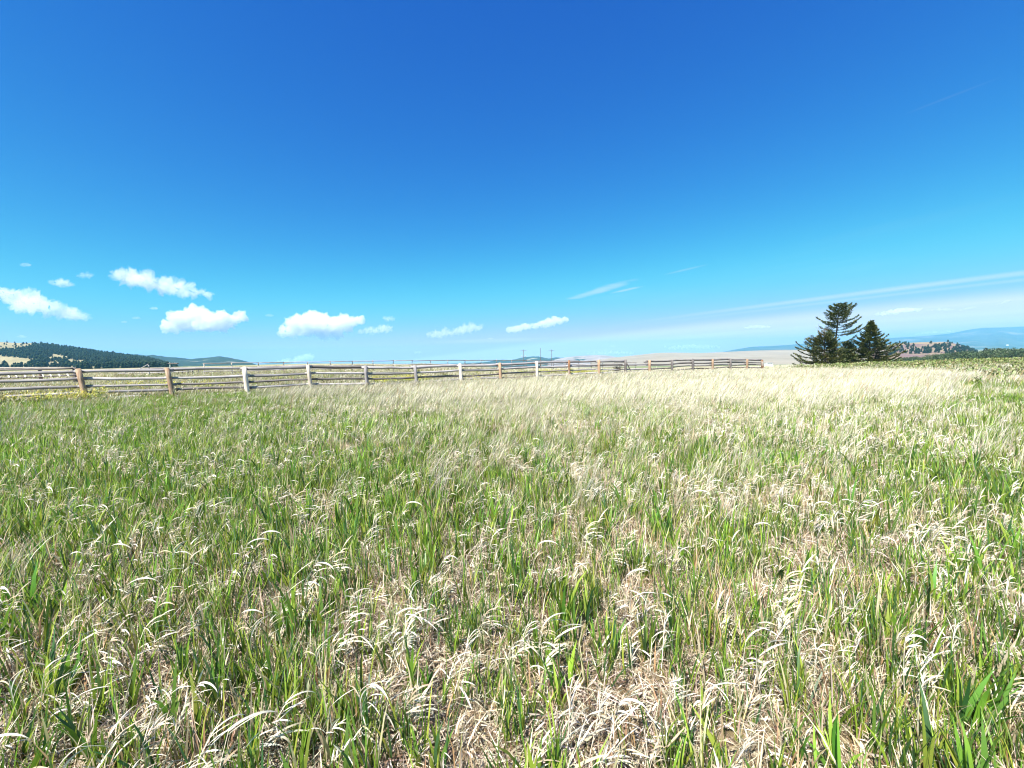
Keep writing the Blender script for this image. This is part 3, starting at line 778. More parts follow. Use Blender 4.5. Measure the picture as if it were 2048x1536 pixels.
def pickcol(r, cols, n, s=0.15, p=None):
    c = np.array(cols)[r.choice(len(cols), n, p=p)]
    return np.clip(c * (1 + r.normal(0, s, (n, 1))) * (1 + r.normal(0, s * .3, (n, 3))), 0.005, 0.95)
GREENS = [(0.20, 0.34, 0.035), (0.12, 0.24, 0.035), (0.35, 0.44, 0.065), (0.06, 0.145, 0.042), (0.27, 0.41, 0.045), (0.155, 0.285, 0.04), (0.33, 0.41, 0.06), (0.05, 0.12, 0.035), (0.56, 0.50, 0.32)]
DRY = [(0.66, 0.61, 0.50), (0.58, 0.51, 0.39), (0.74, 0.70, 0.61), (0.68, 0.63, 0.52), (0.46, 0.37, 0.25)]
LITTER = [(0.58, 0.51, 0.39), (0.46, 0.385, 0.275), (0.72, 0.66, 0.54), (0.26, 0.185, 0.115), (0.50, 0.42, 0.31), (0.15, 0.105, 0.065)]
M_GREEN = mat_plant('green_leaf', 0.42, 0.025, 0.26)
M_DRY = mat_plant('dry_leaf', 0.22, 0.02, 0.20)
M_LIT = mat_plant('straw', 0.10, 0.02, 0.18)
M_WEED = mat_plant('weed_leaf', 0.3, 0.03, 0.25)

def clump_green(seed, shoots, rad_, L, W, wide=1.0, seg=4, cols=GREENS, stemcol=None):
    r = np.random.default_rng(seed); g = Geo()
    for s in range(shoots):
        q = r.uniform(0, 2 * math.pi); d = rad_ * math.sqrt(r.uniform())
        nl = r.integers(3, 6); base = np.tile([d * math.cos(q), d * math.sin(q), -0.01], (nl, 1)) + r.normal(0, .004, (nl, 3))
        tall = r.uniform(0.65, 1.15)
        az = r.uniform(0, 2 * math.pi) + np.arange(nl) * math.pi + r.normal(0, .7, nl)
        Ls = r.uniform(*L, nl) * tall; Ws = r.uniform(*W, nl) * wide
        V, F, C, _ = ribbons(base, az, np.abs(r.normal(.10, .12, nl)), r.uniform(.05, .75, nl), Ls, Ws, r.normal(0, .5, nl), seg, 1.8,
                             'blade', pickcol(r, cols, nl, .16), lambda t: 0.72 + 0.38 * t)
        g.add(V, F, C)
    return g
def clump_dry(seed, stalks, rad_, H_, L, W, wide=1.0, seg=6, per=(5, 9)):
    """last year's stalks: pale leaves arching over down-wind (+X)"""
    r = np.random.default_rng(seed); g = Geo()
    for s in range(stalks):
        q = r.uniform(0, 2 * math.pi); d = rad_ * math.sqrt(r.uniform())
        b = np.array([[d * math.cos(q), d * math.sin(q), 0]])
        h = r.uniform(*H_); saz = np.array([r.normal(0, 1.0)]); st = np.array([abs(r.normal(.12, .18))]); sb = np.array([r.uniform(0, .5)])
        V, F, C, tip = ribbons(b, saz, st, sb, np.array([h]), np.array([.0035 * wide]), np.array([.3]), 4, 1.3, 'stem', pickcol(r, DRY, 1, .1))
        g.add(V, F, C)
        nl = r.integers(*per); f = r.uniform(.45, 1.0, nl)[:, None]
        base = b * (1 - f) + tip * f; base[:, 2] = tip[0, 2] * f[:, 0] ** 0.95
        az = r.normal(0, .5) + r.normal(0, .45, nl); back = r.uniform(size=nl) < .10; az[back] += math.pi
        V, F, C, _ = ribbons(base, az, r.normal(.72, .30, nl), r.uniform(.15, 2.0, nl), r.uniform(*L, nl), r.uniform(*W, nl) * wide,
                             r.normal(0, .45, nl)[:, None] + r.normal(0, 1.0, nl)[:, None] * np.linspace(0, 1, seg + 1)[None, :], seg, 1.0, 'leaf', pickcol(r, DRY, nl, .08))
        g.add(V, F, C)
    return g
def clump_litter(seed, n, rad_, wide=1.0):
    r = np.random.default_rng(seed); g = Geo()
    q = r.uniform(0, 2 * math.pi, n); d = rad_ * np.sqrt(r.uniform(size=n))
    base = np.stack([d * np.cos(q), d * np.sin(q), r.uniform(.0, .05, n) * (1 - .5 * d / rad_)], 1)
    thin = r.uniform(size=n) < .6
    Ls = np.where(thin, r.uniform(.035, .13, n), r.uniform(.02, .07, n)) * wide ** .5
    Ws = np.where(thin, r.uniform(.0014, .003, n), r.uniform(.003, .0065, n)) * wide
    V, F, C, _ = ribbons(base, r.uniform(0, 2 * math.pi, n), r.uniform(1.05, 1.65, n), r.normal(.15, .5, n), Ls, Ws,
                         r.normal(0, .8, n), 3, 1.0, 'leaf', pickcol(r, LITTER, n, .2))
    V[:, 2] = np.maximum(V[:, 2], 0.004)
    g.add(V, F, C)
    return g
PALE = [(0.58, 0.54, 0.43), (0.48, 0.435, 0.33), (0.70, 0.67, 0.57), (0.34, 0.38, 0.17), (0.42, 0.35, 0.25), (0.55, 0.52, 0.40)]
def clump_feather(seed, n, rad_, H_, wide=1.0, green=0.25):
    """fine pale needle grass combed over by the wind"""
    r = np.random.default_rng(seed); g = Geo()
    q = r.uniform(0, 2 * math.pi, n); d = rad_ * np.sqrt(r.uniform(size=n))
    base = np.stack([d * np.cos(q), d * np.sin(q), np.zeros(n)], 1)
    az = r.normal(0, .5, n)
    V, F, C, tip = ribbons(base, az, np.abs(r.normal(.12, .12, n)), r.uniform(.3, 1.15, n), r.uniform(*H_, n), r.uniform(.003, .0055, n) * wide,
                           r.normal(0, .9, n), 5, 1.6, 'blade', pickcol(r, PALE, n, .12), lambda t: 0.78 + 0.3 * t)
    g.add(V, F, C)
    ng = int(n * green)
    if ng:
        q = r.uniform(0, 2 * math.pi, ng); d = rad_ * np.sqrt(r.uniform(size=ng))
        base = np.stack([d * np.cos(q), d * np.sin(q), np.zeros(ng)], 1)
        V, F, C, _ = ribbons(base, r.uniform(0, 6.28, ng), np.abs(r.normal(.1, .12, ng)), r.uniform(.1, .6, ng), r.uniform(.5, .8, ng) * H_[1] * .8, r.uniform(.004, .007, ng) * wide,
                             r.normal(0, .6, ng), 3, 1.5, 'blade', pickcol(r, GREENS, ng, .15))
        g.add(V, F, C)
    return g
def seed_stalk(seed, H_, wide=1.0, brown=False):
    r = np.random.default_rng(seed); g = Geo()
    col = np.array([[0.42, 0.30, 0.17]]) if brown else np.array([[0.62, 0.56, 0.42]])
    az = np.array([r.normal(0, .5)])
    V, F, C, tip = ribbons(np.zeros((1, 3)), az, np.array([r.uniform(.02, .35)]), np.array([r.uniform(.1, .55)]), np.array([H_]), np.array([.0028 * wide]), np.array([.2]), 6, 1.4, 'stem', col)
    g.add(V, F, C)
    a = V[-2] - V[-6]; a /= np.linalg.norm(a)                 # head: narrow spike of spikelets
    hl = H_ * r.uniform(.18, .28); n = 16
    f = np.linspace(0, 1, n)
    base = tip + a * (f * hl)[:, None] - a * hl * .35
    saz = r.uniform(0, 6.28, n)
    tl = math.acos(max(-1, min(1, a[2])))
    V, F, C, _ = ribbons(base, np.where(np.arange(n) % 2 == 0, az[0] + r.normal(0, .7, n), saz), np.full(n, tl * .8 + .15) + r.normal(0, .15, n), np.zeros(n), r.uniform(.018, .034, n), r.uniform(.003, .005, n) * wide,
                         r.uniform(0, 3, n), 2, 1, 'leaf', jit(r, col[0] * 1.12, n, .1))
    g.add(V, F, C)
    return g
def mustard(seed, wide=1.0):
    r = np.random.default_rng(seed); g = Geo(); n = 9
    base = np.zeros((n, 3)); az = r.uniform(0, 6.28, n)
    V, F, C, tip = ribbons(base, az, r.uniform(.05, .5, n), r.uniform(0, .4, n), r.uniform(.28, .5, n), np.full(n, .006), r.uniform(0, 3, n), 3, 1.2, 'stem', jit(r, (.16, .24, .05), n))
    g.add(V, F, C)
    k = 26
    pick = r.integers(0, n, k); b = tip[pick] * r.uniform(.45, .95, (k, 1))
    V, F, C, _ = ribbons(b, r.uniform(0, 6.28, k), r.uniform(.5, 1.3, k), r.uniform(0, .6, k), r.uniform(.04, .09, k), r.uniform(.012, .024, k), r.normal(0, .4, k), 2, 1, 'leaf', pickcol(r, [(.14, .22, .05), (.22, .26, .07)], k))
    g.add(V, F, C)
    k = 90; pick = r.integers(0, n, k); b = tip[pick] + r.normal(0, .025, (k, 3)) - np.array([0, 0, .02])
    V, F, C, _ = ribbons(b, r.uniform(0, 6.28, k), r.uniform(.6, 1.6, k), r.uniform(0, .5, k), r.uniform(.014, .026, k), r.uniform(.012, .022, k), r.normal(0, .6, k), 2, 1, 'leaf', pickcol(r, [(.78, .66, .06), (.72, .68, .14), (.8, .72, .2)], k, .1))
    g.add(V, F, C)
    return g
def weed(seed, H_=0.4, wide=1.0, cols=((.21, .28, .07), (.29, .32, .11), (.36, .30, .17), (.14, .20, .06))):
    r = np.random.default_rng(seed); g = Geo(); n = 8
    V, F, C, tip = ribbons(r.normal(0, .05, (n, 3)) * [1, 1, 0], r.uniform(0, 6.28, n), r.uniform(.05, .6, n), r.uniform(0, .5, n), r.uniform(.6, 1, n) * H_, np.full(n, .007 * wide), r.uniform(0, 3, n), 3, 1.2, 'stem', jit(r, (.2, .18, .08), n))
    g.add(V, F, C)
    k = 70; pick = r.integers(0, n, k); b = tip[pick] * r.uniform(.25, 1.0, (k, 1)); 
    V, F, C, _ = ribbons(b, r.uniform(0, 6.28, k), r.uniform(.3, 1.4, k), r.uniform(0, .9, k), r.uniform(.05, .13, k), r.uniform(.014, .032, k) * wide, r.normal(0, .5, k), 3, 1, 'leaf', pickcol(r, list(cols), k))
    g.add(V, F, C)
    return g

def proto_collection(name, geos, mat):
    col = bpy.data.collections.new(name)
    for i, g in enumerate(geos):
        me = g.mesh(f'{name}_{i:02d}', mat) if isinstance(g, Geo) else g
        o = bpy.data.objects.new(f'{name}_{i:02d}', me); col.objects.link(o)
    return col
def scatter(name, label, cat, pts, rot, scl, idx, col):
    me = bpy.data.meshes.new(name); n = len(pts)
    me.vertices.add(n); me.vertices.foreach_set('co', np.asarray(pts, np.float32).ravel())
    a = me.attributes.new('rot', 'FLOAT_VECTOR', 'POINT'); a.data.foreach_set('vector', np.asarray(rot, np.float32).ravel())
    a = me.attributes.new('scl', 'FLOAT', 'POINT'); a.data.foreach_set('value', np.asarray(scl, np.float32))
    a = me.attributes.new('idx', 'INT', 'POINT'); a.data.foreach_set('value', np.asarray(idx, np.int32))
    o = obj(name, me); tag(o, label, cat, kind='stuff')
    ng = bpy.data.node_groups.new(name, 'GeometryNodeTree')
    ng.interface.new_socket('Geometry', in_out='INPUT', socket_type='NodeSocketGeometry')
    ng.interface.new_socket('Geometry', in_out='OUTPUT', socket_type='NodeSocketGeometry')
    gi = ng.nodes.new('NodeGroupInput'); go = ng.nodes.new('NodeGroupOutput')
    ci = ng.nodes.new('GeometryNodeCollectionInfo'); ci.inputs[0].default_value = col
    ci.inputs['Separate Children'].default_value = True; ci.inputs['Reset Children'].default_value = True
    ip = ng.nodes.new('GeometryNodeInstanceOnPoints'); ip.inputs['Pick Instance'].default_value = True
    def attr(nm, ty):
        q = ng.nodes.new('GeometryNodeInputNamedAttribute'); q.data_type = ty; q.inputs['Name'].default_value = nm
        return q.outputs['Attribute']
    er = ng.nodes.new('FunctionNodeEulerToRotation')
    L = ng.links
    L.new(gi.outputs[0], ip.inputs['Points']); L.new(ci.outputs[0], ip.inputs['Instance'])
    L.new(attr('idx', 'INT'), ip.inputs['Instance Index'])
    L.new(attr('rot', 'FLOAT_VECTOR'), er.inputs[0]); L.new(er.outputs[0], ip.inputs['Rotation'])
    L.new(attr('scl', 'FLOAT'), ip.inputs['Scale'])
    L.new(ip.outputs[0], go.inputs[0])
    md = o.modifiers.new('scatter', 'NODES'); md.node_group = ng
    return o

# where things grow ------------------------------------------------
def polar(x, y): return np.hypot(x, y), np.degrees(np.arctan2(x, y))
def beyond_fence(x, y): return (x - FX0) * -FDY + (y - FY0) * FDX
PALE_AZ = [-60, -36, -27, -19, -5.6, 5, 12, 22, 30.5, 40, 46, 50.5, 60]
PALE_LO = [40, 26, 15.5, 9.8, 6.4, 6.2, 6.6, 7.6, 8.8, 10.6, 15, 32, 60]
PALE_UP = [0, 25, 40, 40, 40, 40, 40, 46, 50, 40, 33, 22, 0]
def pale_zone(x, y):
    r, az = polar(x, y)
    w = (fbm(x * .25, y * .25, 41, 4) - .5) * 1.0
    lo = np.interp(az, PALE_AZ, PALE_LO); up = np.interp(az, PALE_AZ, PALE_UP)
    p = sstep(r / lo + w * .8, .52, 1.65) * sstep(up / np.maximum(r, .1) + w * .12, .97, 1.06)
    band = np.exp(-((az - 9) / 7.5) ** 2) * sstep(r, 16, 19)          # greener strip by the middle of the fence
    band2 = np.exp(-((az + 20) / 7) ** 2) * .5
    return np.clip(p * (1 - .6 * band - band2 * .5), 0, 1)
def green_zone(x, y):
    """0..1 how lush the green grass is"""
    r, az = polar(x, y)
    v = .18 + .95 * fbm(x * .8 + 3, y * .8, 51, 5)
    v += .45 * sstep(az, -20, -40) * sstep(r, 3, 6)                    # lush to the left
    v += .55 * sstep(az, 42, 50) * sstep(r, 6, 10)
    v -= .06 * sstep(r, 4.5, 2.0)
    return np.clip(v, 0, 1.2)
def dry_zone(x, y):
    r, az = polar(x, y)
    v = .30 + .8 * sstep(fbm(x * .9, y * .9, 61, 4), .36, .68)
    v *= 1 - .6 * sstep(az, -16, -36) * sstep(r, 5, 8)
    v *= 1 - .75 * sstep(az, 42, 50) * sstep(r, 7, 11)
    return np.clip(v, 0.08, 1)
def sample(dens, r0_, r1_, az0=-64, az1=64, mask=None):
    a = rad(az1 - az0) / 2 * (r1_ ** 2 - r0_ ** 2)
    n = int(dens * a)
    r = np.sqrt(rng.uniform(r0_ ** 2, r1_ ** 2, n)); az = np.radians(rng.uniform(az0, az1, n))
    x, y = r * np.sin(az), r * np.cos(az)
    if mask is not None:
        k = rng.uniform(size=n) < mask(x, y); x, y = x[k], y[k]
    return x, y
def bands(spec, mask):
    """spec rows: density, r0, r1, proto lo, proto hi, scale lo, scale hi"""
    X, Y, I, S = [], [], [], []
    for dens, r0_, r1_, i0, i1, s0_, s1_ in spec:
        wide = (-180, 180) if r1_ <= 3 else (-66, 66)
        x, y = sample(dens, r0_, r1_, *wide, mask)
        X.append(x); Y.append(y); I.append(rng.integers(i0, i1, len(x))); S.append(rng.uniform(s0_, s1_, len(x)))
    return np.concatenate(X), np.concatenate(Y), np.concatenate(I), np.concatenate(S)
def put(name, label, cat, spec, mask, col, spin=math.pi, tilt=.08, sink=0.0):
    x, y, i, s = bands(spec, mask)
    n = len(x); z = height(x, y) - sink
    rot = np.c_[rng.normal(0, tilt, n), rng.normal(0, tilt, n), rng.uniform(-spin, spin, n)]
    print(name, n)
    return scatter(name, label, cat, np.c_[x, y, z], rot, s, i, col)

# 1 green grass
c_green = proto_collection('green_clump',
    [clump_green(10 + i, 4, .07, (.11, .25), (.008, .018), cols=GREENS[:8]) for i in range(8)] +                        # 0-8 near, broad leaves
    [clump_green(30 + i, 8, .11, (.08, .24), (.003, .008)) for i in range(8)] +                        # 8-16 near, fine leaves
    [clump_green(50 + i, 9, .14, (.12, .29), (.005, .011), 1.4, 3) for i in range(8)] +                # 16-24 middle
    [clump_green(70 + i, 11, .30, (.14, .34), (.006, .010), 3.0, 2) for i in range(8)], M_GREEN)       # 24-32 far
front = lambda x, y: beyond_fence(x, y) < 0.25
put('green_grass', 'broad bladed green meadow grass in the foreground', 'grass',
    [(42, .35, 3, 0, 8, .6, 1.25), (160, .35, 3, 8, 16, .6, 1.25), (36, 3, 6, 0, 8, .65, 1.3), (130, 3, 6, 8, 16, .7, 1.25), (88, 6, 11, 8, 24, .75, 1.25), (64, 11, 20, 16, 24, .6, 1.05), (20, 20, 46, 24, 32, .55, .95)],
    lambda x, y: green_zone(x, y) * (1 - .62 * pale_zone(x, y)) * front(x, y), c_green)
# 2 dry curled leaves
c_dry = proto_collection('dry_clump',
    [clump_dry(110 + i, 2 + i % 3, .06, (.05, .24), (.03, .12), (.0018, .006), per=(5, 13)) for i in range(14)] +
    [clump_dry(130 + i, 4, .13, (.12, .29), (.04, .12), (.003, .007), 1.3, 5) for i in range(8)] +
    [clump_dry(150 + i, 5, .24, (.16, .30), (.06, .15), (.004, .008), 2.2, 4) for i in range(6)], M_DRY)
put('dry_curled_grass', 'bleached curled leaves of last year arching over the green grass', 'grass',
    [(64, .35, 3, 0, 14, .4, 1.15), (78, 3, 6, 0, 14, .5, 1.15), (78, 6, 11, 0, 22, .65, 1.15), (34, 11, 20, 14, 22, .75, 1.05), (5, 20, 46, 22, 28, .8, 1.1)],
    lambda x, y: dry_zone(x, y) * (1 - .6 * pale_zone(x, y)) * front(x, y), c_dry, spin=.45)
# 3 straw litter
c_lit = proto_collection('litter_patch', [clump_litter(170 + i, 200, .22) for i in range(8)] + [clump_litter(180 + i, 110, .36, 1.7) for i in range(5)], M_LIT)
put('straw_litter', 'mat of broken tan straw lying on the soil', 'straw',
    [(48, .2, 3, 0, 8, .8, 1.15), (42, 3, 5, 0, 8, .8, 1.2), (22, 5, 8, 8, 13, .8, 1.2), (10, 8, 14, 8, 13, 1, 1.5)],
    lambda x, y: front(x, y) * 1.0, c_lit, tilt=.05)
# 3b dead upright blades standing among the green
c_stub = proto_collection('dead_blades',
    [clump_green(190 + i, 7, .12, (.05, .17), (.002, .005), 1.0, 3, [(.60, .50, .36), (.48, .36, .22), (.68, .60, .46), (.34, .22, .12)]) for i in range(8)] +
    [clump_green(200 + i, 9, .2, (.08, .24), (.003, .006), 1.8, 2, [(.60, .52, .36), (.5, .40, .26), (.68, .62, .46)]) for i in range(5)], M_LIT)
put('dead_grass_blades', 'thin dead tan blades standing between the green shoots', 'grass',
    [(85, .3, 3, 0, 8, .7, 1.4), (75, 3, 6, 0, 8, .8, 1.5), (46, 6, 11, 0, 13, .9, 1.4), (20, 11, 22, 8, 13, .9, 1.2)],
    lambda x, y: front(x, y) * (.3 + .7 * sstep(fbm(x * .7, y * .7, 68, 3), .35, .6)) * (1 - .8 * sstep(polar(x, y)[1], -16, -36) * sstep(polar(x, y)[0], 5, 8)), c_stub)
# 4 pale needle grass
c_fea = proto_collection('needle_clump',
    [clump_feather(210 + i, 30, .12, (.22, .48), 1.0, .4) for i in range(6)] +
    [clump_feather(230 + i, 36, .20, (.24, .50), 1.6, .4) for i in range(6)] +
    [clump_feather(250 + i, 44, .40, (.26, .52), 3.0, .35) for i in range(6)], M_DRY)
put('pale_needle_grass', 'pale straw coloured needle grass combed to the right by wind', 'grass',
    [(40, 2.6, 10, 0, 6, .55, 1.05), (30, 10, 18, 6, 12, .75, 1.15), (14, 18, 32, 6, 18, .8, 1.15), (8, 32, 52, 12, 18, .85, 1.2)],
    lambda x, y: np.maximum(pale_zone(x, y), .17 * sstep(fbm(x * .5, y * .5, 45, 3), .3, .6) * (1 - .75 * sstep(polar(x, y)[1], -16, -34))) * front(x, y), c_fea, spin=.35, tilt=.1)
# 5 tall seed stalks
c_stalk = proto_collection('stalk', [seed_stalk(310 + i, rng.uniform(.42, .62)) for i in range(6)] + [seed_stalk(330 + i, rng.uniform(.35, .55), 1.8) for i in range(5)] + [seed_stalk(350 + i, rng.uniform(.3, .48), 2.2, True) for i in range(5)], M_DRY)
put('seed_stalks', 'scattered tall thin seed stalks leaning above the grass', 'grass',
    [(3.0, .9, 4, 0, 6, .7, 1.0), (9, 4, 9, 0, 11, .8, 1.2), (4, 9, 20, 6, 16, .9, 1.3), (2, 20, 40, 6, 16, 1, 1.5)],
    lambda x, y: front(x, y) * sstep(fbm(x * .4, y * .4, 77, 3), .35, .7), c_stalk, spin=.8, tilt=.12)
# 6 weeds on the right-hand rise
c_weed = proto_collection('weed', [weed(410 + i, .42, 1.4) for i in range(5)] + [weed(420 + i, .5, 2.4) for i in range(5)], M_WEED)
def weed_zone(x, y):
    r, az = polar(x, y)
    z = sstep(az, 33, 38) * sstep(r / np.interp(az, [33, 40, 46, 50, 56], [46, 40, 35, 28, 16]), .92, 1.08)
    return np.clip(z + .03 * sstep(az, 45, 52) * sstep(r, 10, 16), 0, 1) * (beyond_fence(x, y) < 3)
put('field_weeds', 'green and brown leafy weeds along the rise at right', 'weeds',
    [(5, 8, 24, 0, 5, .7, 1.2), (6, 24, 50, 0, 10, .8, 1.25), (3.4, 50, 95, 5, 10, .9, 1.6)], weed_zone, c_weed)
put('rise_grass', 'mixed green and straw grass on the rise below the spruces', 'grass',
    [(8, 26, 52, 3, 9, .8, 1.2), (5, 52, 92, 3, 9, .9, 1.4)],
    lambda x, y: np.clip(weed_zone(x, y) + sstep(polar(x, y)[0], 40, 46) * (polar(x, y)[1] > 27), 0, 1) * .9 * (beyond_fence(x, y) < 40),
    proto_collection('rise_clump', [clump_feather(450 + i, 26, .35, (.25, .5), 4.4, .5) for i in range(6)] + [clump_green(470 + i, 8, .3, (.16, .38), (.008, .014), 3.2, 2) for i in range(6)], M_WEED), spin=.5)
# 7 pasture beyond the fence
c_past = proto_collection('pasture_clump', [clump_feather(510 + i, 26, .45, (.14, .30), 5.0, .25) for i in range(5)] + [clump_green(530 + i, 8, .4, (.12, .26), (.009, .014), 4.0, 2, [(.26, .28, .09), (.18, .24, .06), (.42, .36, .2)]) for i in range(4)], M_WEED)
def past_zone(x, y):
    return (beyond_fence(x, y) >= 0.25) * (.25 + .75 * sstep(fbm(x * .08, y * .08, 91, 4), .38, .55))
put('pasture_grass', 'short straw and green pasture grass beyond the fence', 'grass',
    [(6, 14, 30, 0, 6, .6, 1.0), (2, 14, 30, 5, 9, .6, 1.0), (4, 30, 55, 0, 6, .8, 1.3), (1.2, 30, 55, 5, 9, .9, 1.4), (2.0, 55, 100, 0, 7, 1.2, 2.0), (.5, 100, 200, 0, 7, 1.6, 2.6)], past_zone, c_past, spin=.6)
# 8 yellow mustard
c_mus = proto_collection('mustard', [mustard(610 + i) for i in range(5)], M_WEED)
def blob_pts(cx, cy, sx_, sy_, n):
    return rng.normal(cx, sx_, n), rng.normal(cy, sy_, n)
mx, my = [], []
def along(k0, k1, off0, off1, n):
    t = rng.uniform(k0, k1, n) * FSP; o = rng.uniform(off0, off1, n)
    mx.append(FX0 + t * FDX - o * FDY); my.append(FY0 + t * FDY + o * FDX)
along(-2.6, .3, -.9, .2, 75); along(-2.6, .0, -1.8, -.6, 30); along(.2, 2, 1.5, 9, 16); along(-1.5, 1.0, 6, 12, 34); along(4.5, 6.0, 3.5, 9, 90); along(6.05, 6.5, -.2, .5, 9); along(11.1, 13.2, 6, 13, 150)
along(8, 11, 9, 14, 14); along(2, 5, 12, 16, 10)
mx = np.concatenate(mx); my = np.concatenate(my); n = len(mx)
scatter('mustard_flowers', 'yellow flowering mustard in patches along and beyond the fence', 'flowers',
        np.c_[mx, my, height(mx, my)], np.c_[np.zeros(n), np.zeros(n), rng.uniform(0, 6.28, n)], rng.uniform(.75, 1.25, n), rng.integers(0, 5, n), c_mus)

# ------------------------------------------------------------------ spruces
M_BARK = mat_wood('spruce_bark', (0.03, 0.024, 0.02), (0.075, 0.06, 0.05), (0.14, 0.115, 0.10))
M_NEED = mat_plant('spruce_needles', 0.12, 0.04, 0.0)
def tube(p, r_, sides=6):
    """open tube along polyline p with radii r_ -> V, F"""
    p = np.array(p, float); t = np.gradient(p, axis=0); t /= np.linalg.norm(t, axis=1)[:, None] + 1e-9
    ref = np.array([0.31, 0.17, 0.93]); a = np.cross(t, ref); a /= np.linalg.norm(a, axis=1)[:, None] + 1e-9; b = np.cross(t, a)
    ang = np.linspace(0, 2 * math.pi, sides, endpoint=False)
    V = (p[:, None, :] + np.asarray(r_)[:, None, None] * (np.cos(ang)[None, :, None] * a[:, None, :] + np.sin(ang)[None, :, None] * b[:, None, :])).reshape(-1, 3)
    j = np.arange(sides); j2 = (j + 1) % sides
    F = np.concatenate([np.stack([i * sides + j, i * sides + j2, (i + 1) * sides + j2, (i + 1) * sides + j], -1) for i in range(len(p) - 1)])
    return V, F
def spruce(label, x, y, zt, lean, prof, seed, dens=1.0, skip=None, low=0.02, top_dead=0, tier=(.20, .36), nbr=(4, 7)):
    """prof rows: height fraction, branch reach to the left, to the right (metres); lean: trunk top offset in x"""
    r = np.random.default_rng(seed)
    g = gz(x, y); H_ = zt - g
    e = tag(empty('spruce_tree', (x, y, g)), label, 'tree', 'spruces on the rise')
    tz = np.linspace(-.5, H_, 14)
    tx = lean * (np.clip(tz, 0, None) / H_) ** 1.0 + .03 * np.sin(tz)
    trunk = np.stack([tx, 0 * tz, tz], 1)
    V, F = tube(trunk, .19 * (H_ / 10) * (1 - .93 * np.clip(tz, 0, None) / H_) + .012, 9)
    obj('trunk', mesh_np('trunk', V, F, M_BARK, True), e)
    pr = np.array(prof)
    limb_V, limb_F, nv = [], [], 0
    geo = Geo()
    zlev = low * H_
    while zlev < H_ - .15:
        f = zlev / H_
        rl = np.interp(f, pr[:, 0], pr[:, 1]); rr2 = np.interp(f, pr[:, 0], pr[:, 2])
        nb = r.integers(*nbr)
        a0 = r.uniform(0, 6.28)
        for q in range(nb):
            az = a0 + q * 6.283 / nb + r.normal(0, .25)
            c = math.cos(az)
            reach = (rr2 if c > 0 else rl) * abs(c) + .5 * (rl + rr2) * (1 - abs(c))
            reach *= r.uniform(.62, 1.06) if f < .8 else r.uniform(.7, .95)
            if skip and r.uniform() < skip(f): continue
            if reach < .12: reach = .12
            droop = r.uniform(.02, .22) * (1 - f) + .02; up = r.uniform(.10, .30)
            m_ = 8; t = np.linspace(0, 1, m_)
            rise = (.34 * f - .02) * reach * t - droop * reach * np.sin(math.pi * t * .8) + up * reach * t ** 3
            b0x = np.interp(zlev, tz, tx)
            side = r.normal(0, .10) * reach * t ** 2
            P = np.stack([b0x + math.cos(az) * reach * t - math.sin(az) * side, math.sin(az) * reach * t + math.cos(az) * side, zlev + rise], 1)
            V, F = tube(P, .035 * (reach / 3 + .25) * (1 - .9 * t) + .006, 5)
            limb_V.append(V); limb_F.append(F + nv); nv += len(V)
            ns = int((16 + 52 * reach) * dens)
            zlift = r.normal(0, .06)
            tt = np.clip(r.uniform(.12, 1.03, ns) ** .75, 0, 1)
            C_ = np.stack([np.interp(tt, t, P[:, k]) for k in range(3)], 1)
            wid = .30 * min(1.0, reach / 1.6) * (1.15 - tt) + .05
            offs = r.normal(0, 1, ns) * wid
            C_[:, 0] += -math.sin(az) * offs; C_[:, 1] += math.cos(az) * offs; C_[:, 2] += r.normal(0, .05, ns) - np.abs(offs) * .28 + .02 + zlift
            saz = az + np.sign(offs) * r.uniform(.2, 1.1, ns)
            cols = pickcol(r, [(.072, .105, .033), (.105, .132, .040), (.052, .076, .031), (.155, .165, .050)], ns, .15)
            V, F, C, _ = ribbons(C_, saz, r.uniform(.95, 1.65, ns), r.uniform(-.7, .2, ns), r.uniform(.16, .34, ns), r.uniform(.06, .115, ns), r.normal(0, .5, ns), 2, 1, 'leaf', cols)
            geo.add(V, F, C)
            nh = ns // 2
            V, F, C, _ = ribbons(C_[:nh], saz[:nh] + r.normal(0, .4, nh), r.uniform(1.0, 2.1, nh), np.zeros(nh), r.uniform(.12, .24, nh), r.uniform(.05, .10, nh), 1.57 + r.normal(0, .4, nh), 2, 1, 'leaf', cols[:nh])
            geo.add(V, F, C)
        zlev += r.uniform(*tier) * (H_ / 9) * (1 - .45 * f)
    obj('limbs', mesh_np('limbs', np.vstack(limb_V), np.vstack(limb_F), M_BARK, True), e)
    obj('crown', geo.mesh('crown', M_NEED), e)
    if top_dead:
        dv, df, nv = [], [], 0
        for q in range(top_dead):
            az = r.uniform(0, 6.28); L = r.uniform(1.3, 2.6); t = np.linspace(0, 1, 7)
            b = np.array([np.interp(H_ * .84, tz, tx) + r.uniform(-.5, .5), r.uniform(-.3, .3), H_ * r.uniform(.72, .9)])
            sp_ = r.uniform(.15, .7)
            P = b + np.stack([math.cos(az) * sp_ * L * t + .04 * np.sin(t * 7), math.sin(az) * sp_ * L * t, L * t * math.sqrt(1 - sp_ ** 2 * .5)], 1)
            V, F = tube(P, .02 * (1 - .8 * t) + .004, 5); dv.append(V); df.append(F + nv); nv += len(V)
            for _ in range(3):
                i = r.integers(2, 6); d = P[i] - P[i - 1]; d /= np.linalg.norm(d); d = d + r.normal(0, .5, 3); d[2] = abs(d[2])
                Q = P[i] + d * np.linspace(0, .6, 4)[:, None]
                V, F = tube(Q, .010 * (1 - .7 * np.linspace(0, 1, 4)), 4); dv.append(V); df.append(F + nv); nv += len(V)
        obj('dead_twigs', mesh_np('dead_twigs', np.vstack(dv), np.vstack(df), mat_plain('dead_twig', (.20, .17, .15), .9), True), e)
    return e
TY = 62.0
def tx_(px): return float(ray(px, 720)[0]) * TY
